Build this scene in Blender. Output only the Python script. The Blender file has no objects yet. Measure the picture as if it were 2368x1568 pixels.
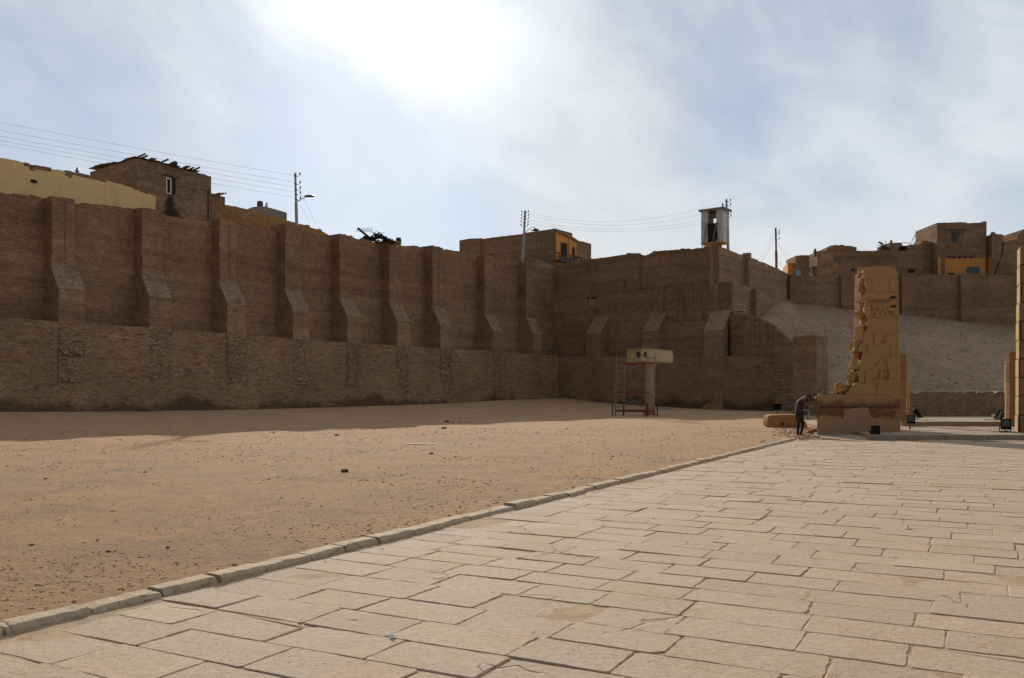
import bpy, bmesh, math, random
from mathutils import Vector, Matrix, noise

rnd = random.Random(7)
R = math.radians
scene = bpy.context.scene
COL = scene.collection

# ------------------------------------------------------------------ camera model (photo measured on a 2367 px wide copy)
F, CX, HY, H = 2006.0, 1183.5, 912.0, 1.65
SUN_AZ, SUN_EL = R(-8.6), R(22.2)

def P(x, y, Y):
    return Vector(((x - CX) * Y / F, Y, H + (HY - y) * Y / F))

def lerp(a, b, t): return a + (b - a) * t
def sstep(a, b, x):
    t = max(0.0, min(1.0, (x - a) / (b - a))); return t * t * (3 - 2 * t)
def table(tb, x):
    if x <= tb[0][0]: return tb[0][1]
    for (x0, y0), (x1, y1) in zip(tb, tb[1:]):
        if x <= x1: return lerp(y0, y1, (x - x0) / (x1 - x0))
    return tb[-1][1]
def nz(x, y, z=0.0): return noise.noise(Vector((x, y, z)))

# ------------------------------------------------------------------ scene bookkeeping
def tag(o, label=None, cat=None, group=None, kind=None):
    if label: o['label'] = label
    if cat: o['category'] = cat
    if group: o['group'] = group
    if kind: o['kind'] = kind
    return o
def thing(name, label, cat, loc=(0, 0, 0), group=None, rz=0.0):
    o = bpy.data.objects.new(name, None); COL.objects.link(o)
    o.location = loc; o.rotation_euler.z = rz; o.empty_display_size = .2
    return tag(o, label, cat, group)
def copy_tree(o, parent=None):
    c = o.copy(); COL.objects.link(c)
    if parent: c.parent = parent
    for ch in list(o.children): copy_tree(ch, c)
    return c

class Fr:
    """a wall's own frame: s along it, o out towards the court, z up"""
    def __init__(self, O, d, n):
        self.O = Vector(O); self.d = Vector(d).normalized(); self.n = Vector(n).normalized()
        self.ang = math.atan2(self.d.y, self.d.x)
    def pt(self, s, o, z):
        p = self.O + self.d * s + self.n * o
        return Vector((p.x, p.y, z))
    def px(self, x, y, o=0.0):
        """where the sight line through a pixel meets the plane at offset o: (s, z)"""
        a = (x - CX) / F
        t = (o + self.O.dot(self.n)) / (a * self.n.x + self.n.y)
        p = Vector((a * t, t)) - self.O
        return p.dot(self.d), H + (HY - y) * t / F

class MB:
    def __init__(self): self.v = []; self.f = []; self.tint = []
    def add(self, vs, fs, tint=None):
        k = len(self.v); self.v += [Vector(p) for p in vs]
        self.f += [tuple(i + k for i in f) for f in fs]
        self.tint += [tint if tint is not None else .5] * len(fs)
        return self
    def hexa(self, p):
        return self.add(p, [(0, 3, 2, 1), (4, 5, 6, 7), (0, 1, 5, 4), (1, 2, 6, 5), (2, 3, 7, 6), (3, 0, 4, 7)])
    def box(self, c, s, rz=0.0, M=None):
        c = Vector(c); hx, hy, hz = s[0] / 2, s[1] / 2, s[2] / 2
        m = M if M is not None else Matrix.Rotation(rz, 3, 'Z')
        return self.hexa([c + m @ Vector(q) for q in ((-hx, -hy, -hz), (hx, -hy, -hz), (hx, hy, -hz), (-hx, hy, -hz),
                                                     (-hx, -hy, hz), (hx, -hy, hz), (hx, hy, hz), (-hx, hy, hz))])
    def fbox(self, fr, s0, s1, o0, o1, z0, z1):
        return self.hexa([fr.pt(s0, o1, z0), fr.pt(s1, o1, z0), fr.pt(s1, o0, z0), fr.pt(s0, o0, z0),
                          fr.pt(s0, o1, z1), fr.pt(s1, o1, z1), fr.pt(s1, o0, z1), fr.pt(s0, o0, z1)])
    def bar(self, a, b, w, h=None):
        a, b = Vector(a), Vector(b); h = h or w; d = b - a; L = d.length
        if L < 1e-6: return self
        z = d.normalized(); up = Vector((0, 0, 1)) if abs(z.z) < .95 else Vector((0, 1, 0))
        x = up.cross(z).normalized(); y = z.cross(x)
        return self.box((a + b) / 2, (w, h, L), M=Matrix((x, y, z)).transposed())
    def tube(self, pts, r, n=8, r1=None):
        pts = [Vector(p) for p in pts]; k = len(self.v); m = len(pts); vs = []
        for i, p in enumerate(pts):
            d = (pts[min(i + 1, m - 1)] - pts[max(i - 1, 0)]).normalized()
            up = Vector((0, 0, 1)) if abs(d.z) < .9 else Vector((0, 1, 0))
            x = up.cross(d).normalized(); y = d.cross(x)
            rr = r if r1 is None else lerp(r, r1, i / (m - 1))
            vs += [p + x * math.cos(2 * math.pi * j / n) * rr + y * math.sin(2 * math.pi * j / n) * rr for j in range(n)]
        fs = [(i * n + j, i * n + (j + 1) % n, (i + 1) * n + (j + 1) % n, (i + 1) * n + j) for i in range(m - 1) for j in range(n)]
        fs += [tuple(range(n))[::-1], tuple((m - 1) * n + j for j in range(n))]
        return self.add(vs, fs)
    def lathe(self, prof, c, n=20, M=None):
        c = Vector(c); m = M or Matrix.Identity(3); vs = []
        for r, z in prof:
            vs += [c + m @ Vector((r * math.cos(2 * math.pi * j / n), r * math.sin(2 * math.pi * j / n), z)) for j in range(n)]
        q = len(prof)
        fs = [(i * n + j, i * n + (j + 1) % n, (i + 1) * n + (j + 1) % n, (i + 1) * n + j) for i in range(q - 1) for j in range(n)]
        fs += [tuple(range(n))[::-1], tuple((q - 1) * n + j for j in range(n))]
        return self.add(vs, fs)
    def extrude(self, poly, vec):
        """poly: 3D outline, pushed along vec"""
        n = len(poly); vec = Vector(vec); a = [Vector(p) for p in poly]
        return self.add(a + [p + vec for p in a],
                        [tuple(range(n)), tuple(range(2 * n - 1, n - 1, -1))] + [(i, (i + 1) % n, n + (i + 1) % n, n + i) for i in range(n)])
    def rock(self, c, s, seed, rough=.35, flat=1.0):
        bm = bmesh.new(); bmesh.ops.create_icosphere(bm, subdivisions=2, radius=1)
        q = Vector((seed * 3.17, seed * 1.31, seed * .77)); a = seed * 2.4
        vs = []
        for v in bm.verts:
            p = v.co * (1 + rough * noise.noise(v.co * 1.3 + q) + .3 * rough * noise.noise(v.co * 3.1 + q))
            x, y = p.x * math.cos(a) - p.y * math.sin(a), p.x * math.sin(a) + p.y * math.cos(a)
            vs.append(Vector(c) + Vector((x * s[0], y * s[1], max(-.45, p.z) * s[2] * flat)))
        fs = [tuple(v.index for v in f.verts) for f in bm.faces]; bm.free()
        return self.add(vs, fs)
    def build(self, name, mat, parent=None, ang=0.0, smooth=False, bevel=0.0, seg=2, sub=0, recalc=True):
        off = Vector((0, 0, 0))
        if parent:
            q = parent
            while q: off += Vector(q.location); q = q.parent
        me = bpy.data.meshes.new(name)
        me.from_pydata([tuple(p - off) for p in self.v], [], self.f)
        if recalc:
            bm = bmesh.new(); bm.from_mesh(me); bmesh.ops.recalc_face_normals(bm, faces=bm.faces); bm.to_mesh(me); bm.free()
        uv = me.uv_layers.new(name='UVMap').data
        ca, sa = math.cos(ang), math.sin(ang)
        for p in me.polygons:
            n = p.normal
            if abs(n.z) > .97:
                t, b = Vector((ca, sa, 0)), Vector((-sa, ca, 0))
            else:
                l = n.x * ca + n.y * sa; w = -n.x * sa + n.y * ca
                if abs(w) >= abs(l): t, h = Vector((ca, sa, 0)), Vector((-sa, ca, 0))
                else: t, h = Vector((-sa, ca, 0)), Vector((ca, sa, 0))
                hz = n.dot(h); b = Vector((0, 0, 1)) if abs(n.z) < .25 else (Vector((0, 0, 1)) * abs(hz) - h * (n.z * (1 if hz > 0 else -1))).normalized()
            for li in p.loop_indices:
                co = me.vertices[me.loops[li].vertex_index].co + off
                uv[li].uv = (co.dot(t), co.dot(b))
            p.use_smooth = smooth
        if any(abs(t - .5) > 1e-6 for t in self.tint) and len(self.tint) == len(me.polygons):
            at = me.attributes.new('tint', 'FLOAT', 'FACE')
            at.data.foreach_set('value', self.tint)
        me.materials.append(mat)
        o = bpy.data.objects.new(name, me); COL.objects.link(o)
        if parent: o.parent = parent
        if bevel:
            m = o.modifiers.new('bevel', 'BEVEL'); m.width = bevel; m.segments = seg; m.limit_method = 'ANGLE'; m.angle_limit = R(28)
        if sub:
            m = o.modifiers.new('sub', 'SUBSURF'); m.levels = m.render_levels = sub
        return o

def part(mb, name, mat, parent, **k): return mb.build(name, mat, parent, **k)

# ------------------------------------------------------------------ materials
class NT:
    def __init__(self, name):
        self.m = bpy.data.materials.new(name); self.m.use_nodes = True
        self.t = self.m.node_tree; self.n = self.t.nodes; self.l = self.t.links
        self.n.clear()
        self.out = self.n.new('ShaderNodeOutputMaterial'); self.b = self.n.new('ShaderNodeBsdfPrincipled')
        self.l.new(self.b.outputs[0], self.out.inputs[0])
        self.b.inputs['Specular IOR Level'].default_value = .25
    def node(self, typ, ins=None, **props):
        x = self.n.new(typ)
        for k, v in props.items(): setattr(x, k, v)
        for k, v in (ins or {}).items(): self.put(x.inputs[k], v)
        return x
    def put(self, sock, v):
        if isinstance(v, bpy.types.NodeSocket): self.l.new(v, sock)
        elif isinstance(v, (tuple, list)) and len(v) == 3 and sock.type == 'RGBA': sock.default_value = (*v, 1)
        else: sock.default_value = v
    def obj(self): return self.node('ShaderNodeTexCoord').outputs['Object']
    def uv(self): return self.node('ShaderNodeTexCoord').outputs['UV']
    def vec(self, v, scale=(1, 1, 1), loc=(0, 0, 0), rot=(0, 0, 0)):
        return self.node('ShaderNodeMapping', {'Vector': v, 'Scale': scale, 'Location': loc, 'Rotation': rot}).outputs[0]
    def noise(self, v, scale, detail=3, rough=.55, dist=0.0):
        return self.node('ShaderNodeTexNoise', {'Vector': v, 'Scale': scale, 'Detail': detail, 'Roughness': rough, 'Distortion': dist}).outputs['Fac']
    def noisec(self, v, scale, detail=2):
        return self.node('ShaderNodeTexNoise', {'Vector': v, 'Scale': scale, 'Detail': detail}).outputs['Color']
    def vor(self, v, scale, feature='F1', out='Distance', rand=1.0):
        return self.node('ShaderNodeTexVoronoi', {'Vector': v, 'Scale': scale, 'Randomness': rand}, feature=feature).outputs[out]
    def math(self, op, a, b=0.0, c=0.0, clamp=False):
        return self.node('ShaderNodeMath', {0: a, 1: b, 2: c}, operation=op, use_clamp=clamp).outputs[0]
    def vmath(self, op, a, b=(0, 0, 0)):
        x = self.node('ShaderNodeVectorMath', {0: a, 1: b}, operation=op)
        return x.outputs['Value'] if op in ('DOT_PRODUCT', 'LENGTH', 'DISTANCE') else x.outputs[0]
    def vscale(self, a, s):
        x = self.node('ShaderNodeVectorMath', {0: a}, operation='SCALE'); self.put(x.inputs['Scale'], s); return x.outputs[0]
    def rng(self, v, a, b, c=0.0, d=1.0, smooth=True):
        return self.node('ShaderNodeMapRange', {'Value': v, 'From Min': a, 'From Max': b, 'To Min': c, 'To Max': d},
                         interpolation_type='SMOOTHSTEP' if smooth else 'LINEAR').outputs[0]
    def mix(self, f, a, b, mode='MIX'):
        x = self.node('ShaderNodeMix', data_type='RGBA', blend_type=mode)
        self.put(x.inputs[0], f); self.put(x.inputs[6], a); self.put(x.inputs[7], b)
        return x.outputs[2]
    def mul(self, c, f):
        """colour times a value"""
        x = self.node('ShaderNodeVectorMath', {0: c}, operation='SCALE'); self.put(x.inputs['Scale'], f); return x.outputs[0]
    def bump(self, h, dist=.02, strength=1.0, normal=None):
        ins = {'Height': h, 'Distance': dist, 'Strength': strength}
        if normal is not None: ins['Normal'] = normal
        return self.node('ShaderNodeBump', ins).outputs[0]
    def sep(self, v):
        x = self.node('ShaderNodeSeparateXYZ', {0: v}); return x.outputs
    def attr(self, name): return self.node('ShaderNodeAttribute', attribute_name=name).outputs['Fac']
    def done(self, col, rough=.9, normal=None, metal=0.0, spec=None):
        self.put(self.b.inputs['Base Color'], col); self.put(self.b.inputs['Roughness'], rough)
        self.put(self.b.inputs['Metallic'], metal)
        if normal is not None: self.l.new(normal, self.b.inputs['Normal'])
        if spec is not None: self.b.inputs['Specular IOR Level'].default_value = spec
        return self.m

def mat_brick(name, c1, c2, mortar, bw=.31, rh=.135, ms=.018, patch=None, patch_amt=0.0, bump=.05, soot=None, rough_amt=.3, streak=0.0):
    t = NT(name); uv = t.uv()
    w = t.vscale(t.vmath('SUBTRACT', t.noisec(uv, .55, 3), (.5, .5, .5)), .16)
    w2 = t.vscale(t.vmath('SUBTRACT', t.noisec(uv, 3.2, 3), (.5, .5, .5)), .13)
    v = t.vmath('ADD', t.vmath('ADD', uv, w), w2)
    br = t.node('ShaderNodeTexBrick', {'Vector': v, 'Color1': (0, 0, 0), 'Color2': (1, 1, 1), 'Mortar': (.5, .5, .5), 'Scale': 1.0, 'Mortar Size': ms,
                                        'Mortar Smooth': .35, 'Bias': 0.0, 'Brick Width': bw, 'Row Height': rh}, offset=.5, squash=1.0)
    rand = t.sep(br.outputs['Color'])[0]
    big = t.noise(uv, .22, 4, .6); mid = t.noise(uv, 1.6, 4, .65); fine = t.noise(uv, 14.0, 3, .7)
    col = t.mix(t.rng(rand, 0, 1, 0, 1), c1, c2)
    jf = t.math('MULTIPLY', br.outputs['Fac'], t.rng(t.noise(uv, 2.3, 4, .7), .34, .62, .12, 1.0))
    col = t.mix(jf, col, mortar)
    worn = t.rng(t.noise(uv, .9, 5, .72, .6), .50, .66)                      # places plastered over or weathered smooth
    flat = tuple((a + b) * .5 for a, b in zip(c1, c2))
    col = t.mix(t.math('MULTIPLY', worn, .75), col, flat)
    if patch:
        m = t.rng(t.noise(uv, .35, 4, .6, .5), .62 - .3 * patch_amt, .70 - .3 * patch_amt)
        m = t.math('MULTIPLY', m, t.rng(br.outputs['Fac'], 0, 1, 1, .35))
        col = t.mix(m, col, patch)
    f = t.math('MULTIPLY', t.rng(big, .25, .75, 1 - rough_amt * .6, 1 + rough_amt * .55, False), t.rng(mid, .25, .75, 1 - rough_amt * .7, 1 + rough_amt * .7, False))
    f = t.math('MULTIPLY', f, t.rng(fine, .2, .8, .78, 1.2, False))
    f = t.math('MULTIPLY', f, t.rng(t.noise(t.vec(uv, (.06, 1.1, 1)), 1.0, 4, .7), .3, .68, .80, 1.14))     # building lifts
    if streak:                                                           # rain runnels
        sk = t.noise(t.vec(uv, (3.2, .22, 1)), 1.0, 4, .6)
        f = t.math('MULTIPLY', f, t.rng(sk, .35, .62, 1 - streak, 1.05))
    col = t.mul(col, f)
    if soot:                                                             # smoke blackening under a window
        q = t.vmath('SUBTRACT', uv, (soot[0], soot[1], 0)); q = t.vmath('ADD', q, t.vscale(t.vmath('SUBTRACT', t.noisec(uv, 1.5, 4), (.5, .5, .5)), .9))
        d1 = t.vmath('LENGTH', t.vmath('MULTIPLY', q, (1.9, .75, 0))); d2 = t.vmath('LENGTH', t.vmath('MULTIPLY', t.vmath('ADD', q, (-.15, 1.0, 0)), (.95, .85, 0)))
        col = t.mix(t.rng(t.math('MINIMUM', d1, d2), .35, 1.0, .88, 0), col, (.02, .015, .011))
    h = t.math('ADD', t.math('MULTIPLY', t.math('SUBTRACT', 1.0, br.outputs['Fac']), t.rng(worn, 0, 1, 1, .45)), t.math('MULTIPLY', mid, .8))
    h = t.math('ADD', h, t.math('MULTIPLY', fine, .35))
    h = t.math('ADD', h, t.math('MULTIPLY', rand, .35))
    return t.done(col, .95, t.bump(h, bump, .9), spec=.1)

def mat_rubble(name, cols, mortar, scale=1.9, gap=.05, dark=.0, bump=.07, stain=False):
    t = NT(name); uv = t.uv()
    w = t.vscale(t.vmath('SUBTRACT', t.noisec(uv, 1.2, 3), (.5, .5, .5)), .45)
    v = t.vec(t.vmath('ADD', uv, w), (1, 1.8, 1))
    edge = t.vor(v, scale, 'DISTANCE_TO_EDGE'); cell = t.sep(t.vor(v, scale, 'F1', 'Color'))
    col = t.mix(t.rng(cell[0], .2, .8), cols[0], cols[1])
    col = t.mix(t.rng(cell[1], .72, .8), col, cols[2])
    col = t.mix(t.rng(cell[2], .8, .88), col, cols[3])
    j = t.rng(edge, gap * .4, gap, 1, 0)
    cover = t.rng(t.noise(uv, .5, 4, .65), .38, .6)                       # mortar smeared over the stones
    col = t.mix(t.math('MULTIPLY', cover, .85 if not dark else .5), col, mortar)
    col = t.mix(t.math('MULTIPLY', j, .8 if not dark else t.rng(cover, 0, 1, .9, .25)), col, tuple(c * (1 - dark) for c in mortar))
    lay = t.rng(t.noise(t.vec(uv, (.9, 3.4, 1)), 1.5, 5, .7, .8), .36, .52, .62, 1.06)
    col = t.mul(col, lay)
    big = t.noise(uv, .3, 4, .6); fine = t.noise(uv, 9, 4, .7)
    f = t.math('MULTIPLY', t.rng(big, .25, .75, .78, 1.2, False), t.rng(fine, .2, .8, .72, 1.28, False))
    col = t.mul(col, f)
    if stain:                                                            # damp, dirt-blackened foot of the wall
        z = t.sep(uv)[1]; x = t.sep(uv)[0]
        edge_h = t.rng(t.noise(t.vec(uv, (.16, .0, 1)), 1.0, 5, .6), .36, .72, -.3, 1.5, False)
        mk = t.rng(t.math('SUBTRACT', t.math('ADD', z, t.math('MULTIPLY', t.math('SUBTRACT', t.noise(uv, 1.4, 4), .5), .7)), edge_h), .35, 1.0, 1, 0)
        col = t.mix(t.math('MULTIPLY', mk, .62), col, (.05, .032, .019))
    h = t.math('ADD', t.math('MULTIPLY', t.math('SUBTRACT', 1.0, j), .6), t.math('MULTIPLY', t.noise(t.vec(uv, (1, 1.8, 1)), 2.6, 6, .72, .8), 1.4))
    h = t.math('ADD', h, t.math('MULTIPLY', fine, .4))
    return t.done(col, .95, t.bump(h, bump, .9), spec=.1)

def mat_mud(name, c, vary=.3, scale=1.2, bump=.03):
    t = NT(name); o = t.obj()
    a = t.noise(o, scale, 5, .65); b = t.noise(o, scale * 9, 4, .7)
    col = t.mul(t.mix(0.0, c, c), t.math('MULTIPLY', t.rng(a, .25, .75, 1 - vary, 1 + vary, False), t.rng(b, .2, .8, .8, 1.2, False)))
    return t.done(col, .95, t.bump(t.math('ADD', a, t.math('MULTIPLY', b, .5)), bump, .8), spec=.1)

def mat_plain(name, c, rough=.6, metal=0.0, vary=.15, scale=6.0, spec=.4, wear=None):
    t = NT(name); o = t.obj(); a = t.noise(o, scale, 5, .65)
    col = t.mul(t.mix(0.0, c, c), t.rng(a, .25, .75, 1 - vary, 1 + vary, False))
    if wear: col = t.mix(t.rng(t.noise(o, scale * .7, 5, .7), .58, .66), col, wear)
    return t.done(col, rough, t.bump(a, .004, .5), metal, spec)

def mat_plaster(name, c, dirt, amt=.5, scale=.8):
    t = NT(name); o = t.obj(); a = t.noise(o, scale, 5, .6); b = t.noise(o, 12, 4, .7)
    run = t.noise(t.vec(o, (2.5, 2.5, .3)), 1.0, 4, .6)
    col = t.mix(t.math('MULTIPLY', t.rng(a, .5, .72), amt), c, dirt)
    col = t.mix(t.math('MULTIPLY', t.rng(run, .5, .75), amt * .5), col, dirt)
    col = t.mul(col, t.rng(b, .2, .8, .9, 1.1, False))
    return t.done(col, .9, t.bump(t.math('ADD', t.math('MULTIPLY', a, .5), b), .012, .6), spec=.15)

def mat_sandstone(name, base, brown, dark, amt=.45, band=3.0, patches=0.0):
    t = NT(name); o = t.obj()
    bd = t.noise(t.vec(o, (.35, .35, band)), 1.3, 7, .68, .8); a = t.noise(o, .9, 5, .6); b = t.noise(o, 11, 4, .7)
    pit = t.rng(t.vor(t.vec(o, (1, 1, 1.8)), 7.0), .0, .16, 1, 0)
    pit = t.math('MULTIPLY', pit, t.rng(t.noise(o, 1.7, 3), .5, .62))
    col = t.mix(t.math('MULTIPLY', t.rng(bd, .42, .7), amt), base, brown)
    col = t.mix(t.math('MULTIPLY', t.rng(a, .55, .8), .35), col, tuple(min(1, c * 1.18) for c in base))
    if patches:
        s = t.sep(o)
        e = t.math('ADD', s[2], t.math('MULTIPLY', t.math('SUBTRACT', t.noise(o, .8, 4, .6), .5), 1.1))
        m = t.math('MULTIPLY', t.rng(e, .55, .75), t.rng(e, 1.15, 1.5, 1, 0))
        m = t.math('MULTIPLY', m, t.rng(t.noise(t.vec(o, (.6, .6, 1.2)), 1.6, 4, .6, .6), .3, .5))
        col = t.mix(t.math('MULTIPLY', m, patches * .8), col, dark)
    col = t.mix(t.math('MULTIPLY', pit, .55), col, dark)
    col = t.mul(col, t.rng(b, .2, .8, .86, 1.14, False))
    h = t.math('ADD', t.math('MULTIPLY', bd, .8), t.math('MULTIPLY', b, .35)); h = t.math('SUBTRACT', h, t.math('MULTIPLY', pit, .6))
    return t.done(col, .92, t.bump(h, .07, 1.0), spec=.12)

BR = (.215, .137, .090)
M = {}
M['brick'] = mat_brick('mud brick', (0.304, 0.179, 0.103), (0.381, 0.229, 0.131), (0.120, 0.072, 0.042), rough_amt=.30)
M['brick_low'] = mat_brick('mud brick lower', (0.324, 0.197, 0.112), (0.401, 0.248, 0.144), (0.140, 0.085, 0.050), rough_amt=.28)
M['brick_run'] = mat_brick('mud brick rain worn', (0.304, 0.184, 0.104), (0.376, 0.232, 0.133), (0.140, 0.085, 0.050), streak=.25, rough_amt=.3, bump=.06)
M['brick_side'] = mat_brick('mud brick dusty', (0.335, 0.212, 0.126), (0.407, 0.263, 0.159), (0.161, 0.102, 0.063))
M['brick_grey'] = mat_brick('grey mud brick', (0.304, 0.191, 0.114), (0.371, 0.239, 0.144), (0.140, 0.092, 0.057), rough_amt=.3)
M['brick_house'] = mat_brick('house brick', (0.250, 0.149, 0.088), (0.345, 0.215, 0.131), (0.098, 0.062, 0.037), bw=.3, rh=.14, rough_amt=.35, patch=(0.349, 0.197, 0.056), patch_amt=.05)
M['brick_orange'] = mat_brick('brick with ochre wash', (0.298, 0.174, 0.088), (0.386, 0.224, 0.109), (0.127, 0.072, 0.035), patch=(0.395, 0.211, 0.062), patch_amt=.5, bw=.3, rh=.14)
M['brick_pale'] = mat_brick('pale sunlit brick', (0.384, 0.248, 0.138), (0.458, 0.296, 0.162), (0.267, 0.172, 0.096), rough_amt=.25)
M['cap'] = mat_brick('capping brick', (.275, .178, .108), (.355, .235, .145), (.10, .064, .04), rh=.17, rough_amt=.3)
M['mudcap'] = mat_mud('mud plaster cap', (.25, .16, .096), .35, 2.2)
M['rubble'] = mat_rubble('rubble masonry', [(.30, .185, .105), (.38, .245, .145), (.30, .205, .132), (.38, .215, .10)], (.31, .193, .108), scale=2.8, gap=.035, stain=True)
M['rubble_dark'] = mat_rubble('open jointed rubble', [(.31, .20, .122), (.38, .255, .16), (.32, .215, .14), (.38, .235, .125)], (.24, .156, .096), scale=2.2, gap=.07, dark=.68, bump=.1)
M['ashlar'] = mat_brick('rough ashlar', (0.305, 0.204, 0.124), (0.407, 0.279, 0.177), (0.145, 0.093, 0.057), bw=.72, rh=.36, ms=.025, rough_amt=.4)
M['debris'] = mat_mud('ledge debris', (.19, .145, .115), .45, 3.0, .05)
M['dark_wood'] = mat_plain('weathered dark wood', (.075, .055, .04), .85, vary=.4)
M['jet'] = mat_plain('charred black', (.03, .022, .016), .95, vary=.4)  # also paints the shade inside holes, sockets and the drill hole
M['yellow'] = mat_plaster('yellow plaster', (.68, .50, .225), (.50, .34, .15), .6)
M['orange'] = mat_plaster('orange plaster', (.60, .275, .075), (.40, .20, .07), .5)
M['ochre_dull'] = mat_plaster('dull ochre plaster', (.42, .27, .10), (.27, .18, .10), .6)
M['concrete'] = mat_plaster('grey cement', (.27, .25, .225), (.17, .15, .13), .5)
M['whitewash'] = mat_plaster('flaking whitewash', (.62, .60, .58), (.36, .28, .21), .9, 1.1)
M['teal'] = mat_plain('teal paint', (.075, .125, .12), .6, vary=.25, wear=(.16, .15, .12))
M['turquoise'] = mat_plain('turquoise paint', (.14, .42, .42), .6, vary=.2)
M['white_paint'] = mat_plain('white paint', (.62, .6, .56), .5, vary=.12, wear=(.4, .36, .3))
M['inner_shade'] = mat_plain('shade inside openings', (.018, .014, .011), .9, vary=.2)  # near-black fill painting the shade inside openings
M['glass_dark'] = mat_plain('dark pane', (.022, .024, .026), .5, vary=.1, spec=.5)
M['cream'] = mat_plaster('dusty cream paint', (.54, .40, .215), (.36, .25, .13), .6, 1.6)
M['cream_col'] = mat_plaster('dusty cream column paint', (.50, .345, .185), (.33, .21, .11), .6, 1.2)
M['galv'] = mat_plain('dusty grey tube', (.26, .215, .16), .85, 0, vary=.2, spec=.15)
M['red'] = mat_plain('red painted steel', (.22, .045, .03), .5, vary=.25)
M['navy'] = mat_plain('dark blue steel', (.02, .025, .035), .5, vary=.2)
M['pole'] = mat_plain('grey painted pole', (.30, .31, .31), .5, vary=.2, scale=2.0)
M['rust'] = mat_plain('rust brown pole', (.20, .09, .06), .7, vary=.3)
M['iron'] = mat_plain('dark iron', (.05, .05, .05), .5, vary=.2)
M['wire'] = mat_plain('wire', (.09, .09, .10), .5, vary=.05)
M['lamp'] = mat_plain('lamp housing', (.09, .09, .09), .4, vary=.1)
M['black'] = mat_plain('black housing', (.014, .016, .016), .85, vary=.2, spec=.1)
M['lens'] = mat_plain('floodlight glass', (.05, .045, .032), .45, vary=.15, spec=.6)
M['hill'] = None
SST = (.415, .232, .103)
M['stone'] = mat_sandstone('sandstone', SST, (.36, .195, .08), (.12, .065, .028), .7)
M['stone_br'] = mat_sandstone('broken sandstone', (.45, .275, .125), (.33, .17, .06), (.14, .075, .03), .7)
M['stone_w'] = mat_sandstone('weathered sandstone', SST, (.30, .155, .055), (.085, .042, .014), .5, patches=.9)
M['stone_shade'] = mat_sandstone('shaded sandstone', (.27, .155, .078), (.19, .10, .045), (.08, .045, .02), .5)  # darker copy: shade of fronts and carved lines put into the colour
M['stone_lit'] = mat_sandstone('lit sandstone', (.42, .285, .135), (.34, .21, .085), (.14, .08, .03), .4, band=1.5)  # paler copy: light on left-facing stone put into the colour
M['plaster_pink'] = mat_plaster('pinkish repair mortar', (.36, .22, .13), (.30, .18, .10), .6, .7)
M['mortar_grey'] = mat_plaster('grey footing mortar', (.36, .28, .20), (.29, .21, .14), .5, .9)
M['beam'] = mat_sandstone('reddish sandstone block', (.36, .20, .085), (.26, .125, .045), (.1, .05, .02), .6)
M['timber'] = mat_plain('pale timber', (.58, .44, .22), .8, vary=.2)
M['palm'] = mat_plain('dry palm wood', (.11, .085, .06), .95, vary=.4)
M['skin'] = mat_plain('skin', (.30, .165, .10), .55, vary=.08, scale=20)
M['shirt'] = mat_plain('plum shirt', (.055, .025, .03), .9, vary=.2, scale=9)
M['tee'] = mat_plain('red tee shirt', (.60, .035, .02), .8, vary=.1)
M['jeans'] = mat_plain('dark jeans', (.022, .024, .03), .9, vary=.3, scale=8)
M['shoe'] = mat_plain('dark grey shoe', (.05, .055, .065), .7, vary=.2)
M['cap_green'] = mat_plain('dark green cap', (.012, .03, .016), .85, vary=.15)
M['hair'] = mat_plain('black hair', (.012, .01, .009), .8, vary=.2)
M['bag'] = mat_plain('brown leather', (.06, .032, .022), .6, vary=.2)
M['cloth_grey'] = mat_plain('grey cloth', (.33, .30, .26), .9, vary=.2)
M['phone'] = mat_plain('pale phone', (.5, .5, .5), .3, vary=.05)
M['paper'] = mat_plain('white paper', (.75, .74, .72), .8, vary=.06)
M['rockdark'] = mat_mud('dark stone', (.135, .092, .066), .35, 8, .02)
M['rockmid'] = mat_mud('brown brickbat', (.17, .095, .06), .35, 8, .02)
M['rockpale'] = mat_mud('pale chip', (.42, .33, .24), .25, 8, .02)

def mat_sand():
    t = NT('sand'); o = t.obj()
    big = t.noise(o, .09, 5, .6); mid = t.noise(o, .7, 5, .65, .5); fine = t.noise(o, 6.0, 5, .7); grit = t.noise(o, 30, 5, .8)
    col = t.mix(t.rng(big, .3, .7), (.47, .293, .166), (.53, .312, .158))
    col = t.mix(t.math('MULTIPLY', t.rng(mid, .44, .64), .6), col, (.345, .25, .168))
    col = t.mix(t.math('MULTIPLY', t.rng(t.noise(o, .23, 4, .6, .4), .55, .7), .35), col, (.29, .188, .115))
    ch = t.sep(t.vor(o, 9.0, 'F1', 'Color')); d = t.vor(o, 9.0)
    chip = t.math('MULTIPLY', t.rng(d, .10, t.rng(ch[1], 0, 1, .14, .3), 1, 0), t.rng(ch[0], .80, .81))
    col = t.mix(t.math('MULTIPLY', chip, .8), col, t.mix(t.rng(ch[1], .82, .85), (.17, .105, .065), (.52, .43, .33)))
    col = t.mul(col, t.math('MULTIPLY', t.rng(fine, .25, .75, .80, 1.18, False), t.rng(grit, .25, .75, .62, 1.34, False)))
    foot = t.noise(o, 3.4, 4, .62, .35)
    h = t.math('ADD', t.math('MULTIPLY', foot, .5), t.math('MULTIPLY', t.noise(o, 13.0, 6, .8), .85)); h = t.math('ADD', h, t.math('MULTIPLY', grit, .16))
    h = t.math('ADD', h, t.math('MULTIPLY', chip, .3))
    return t.done(col, .97, t.bump(h, .095, 1.0), spec=.08)
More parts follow.
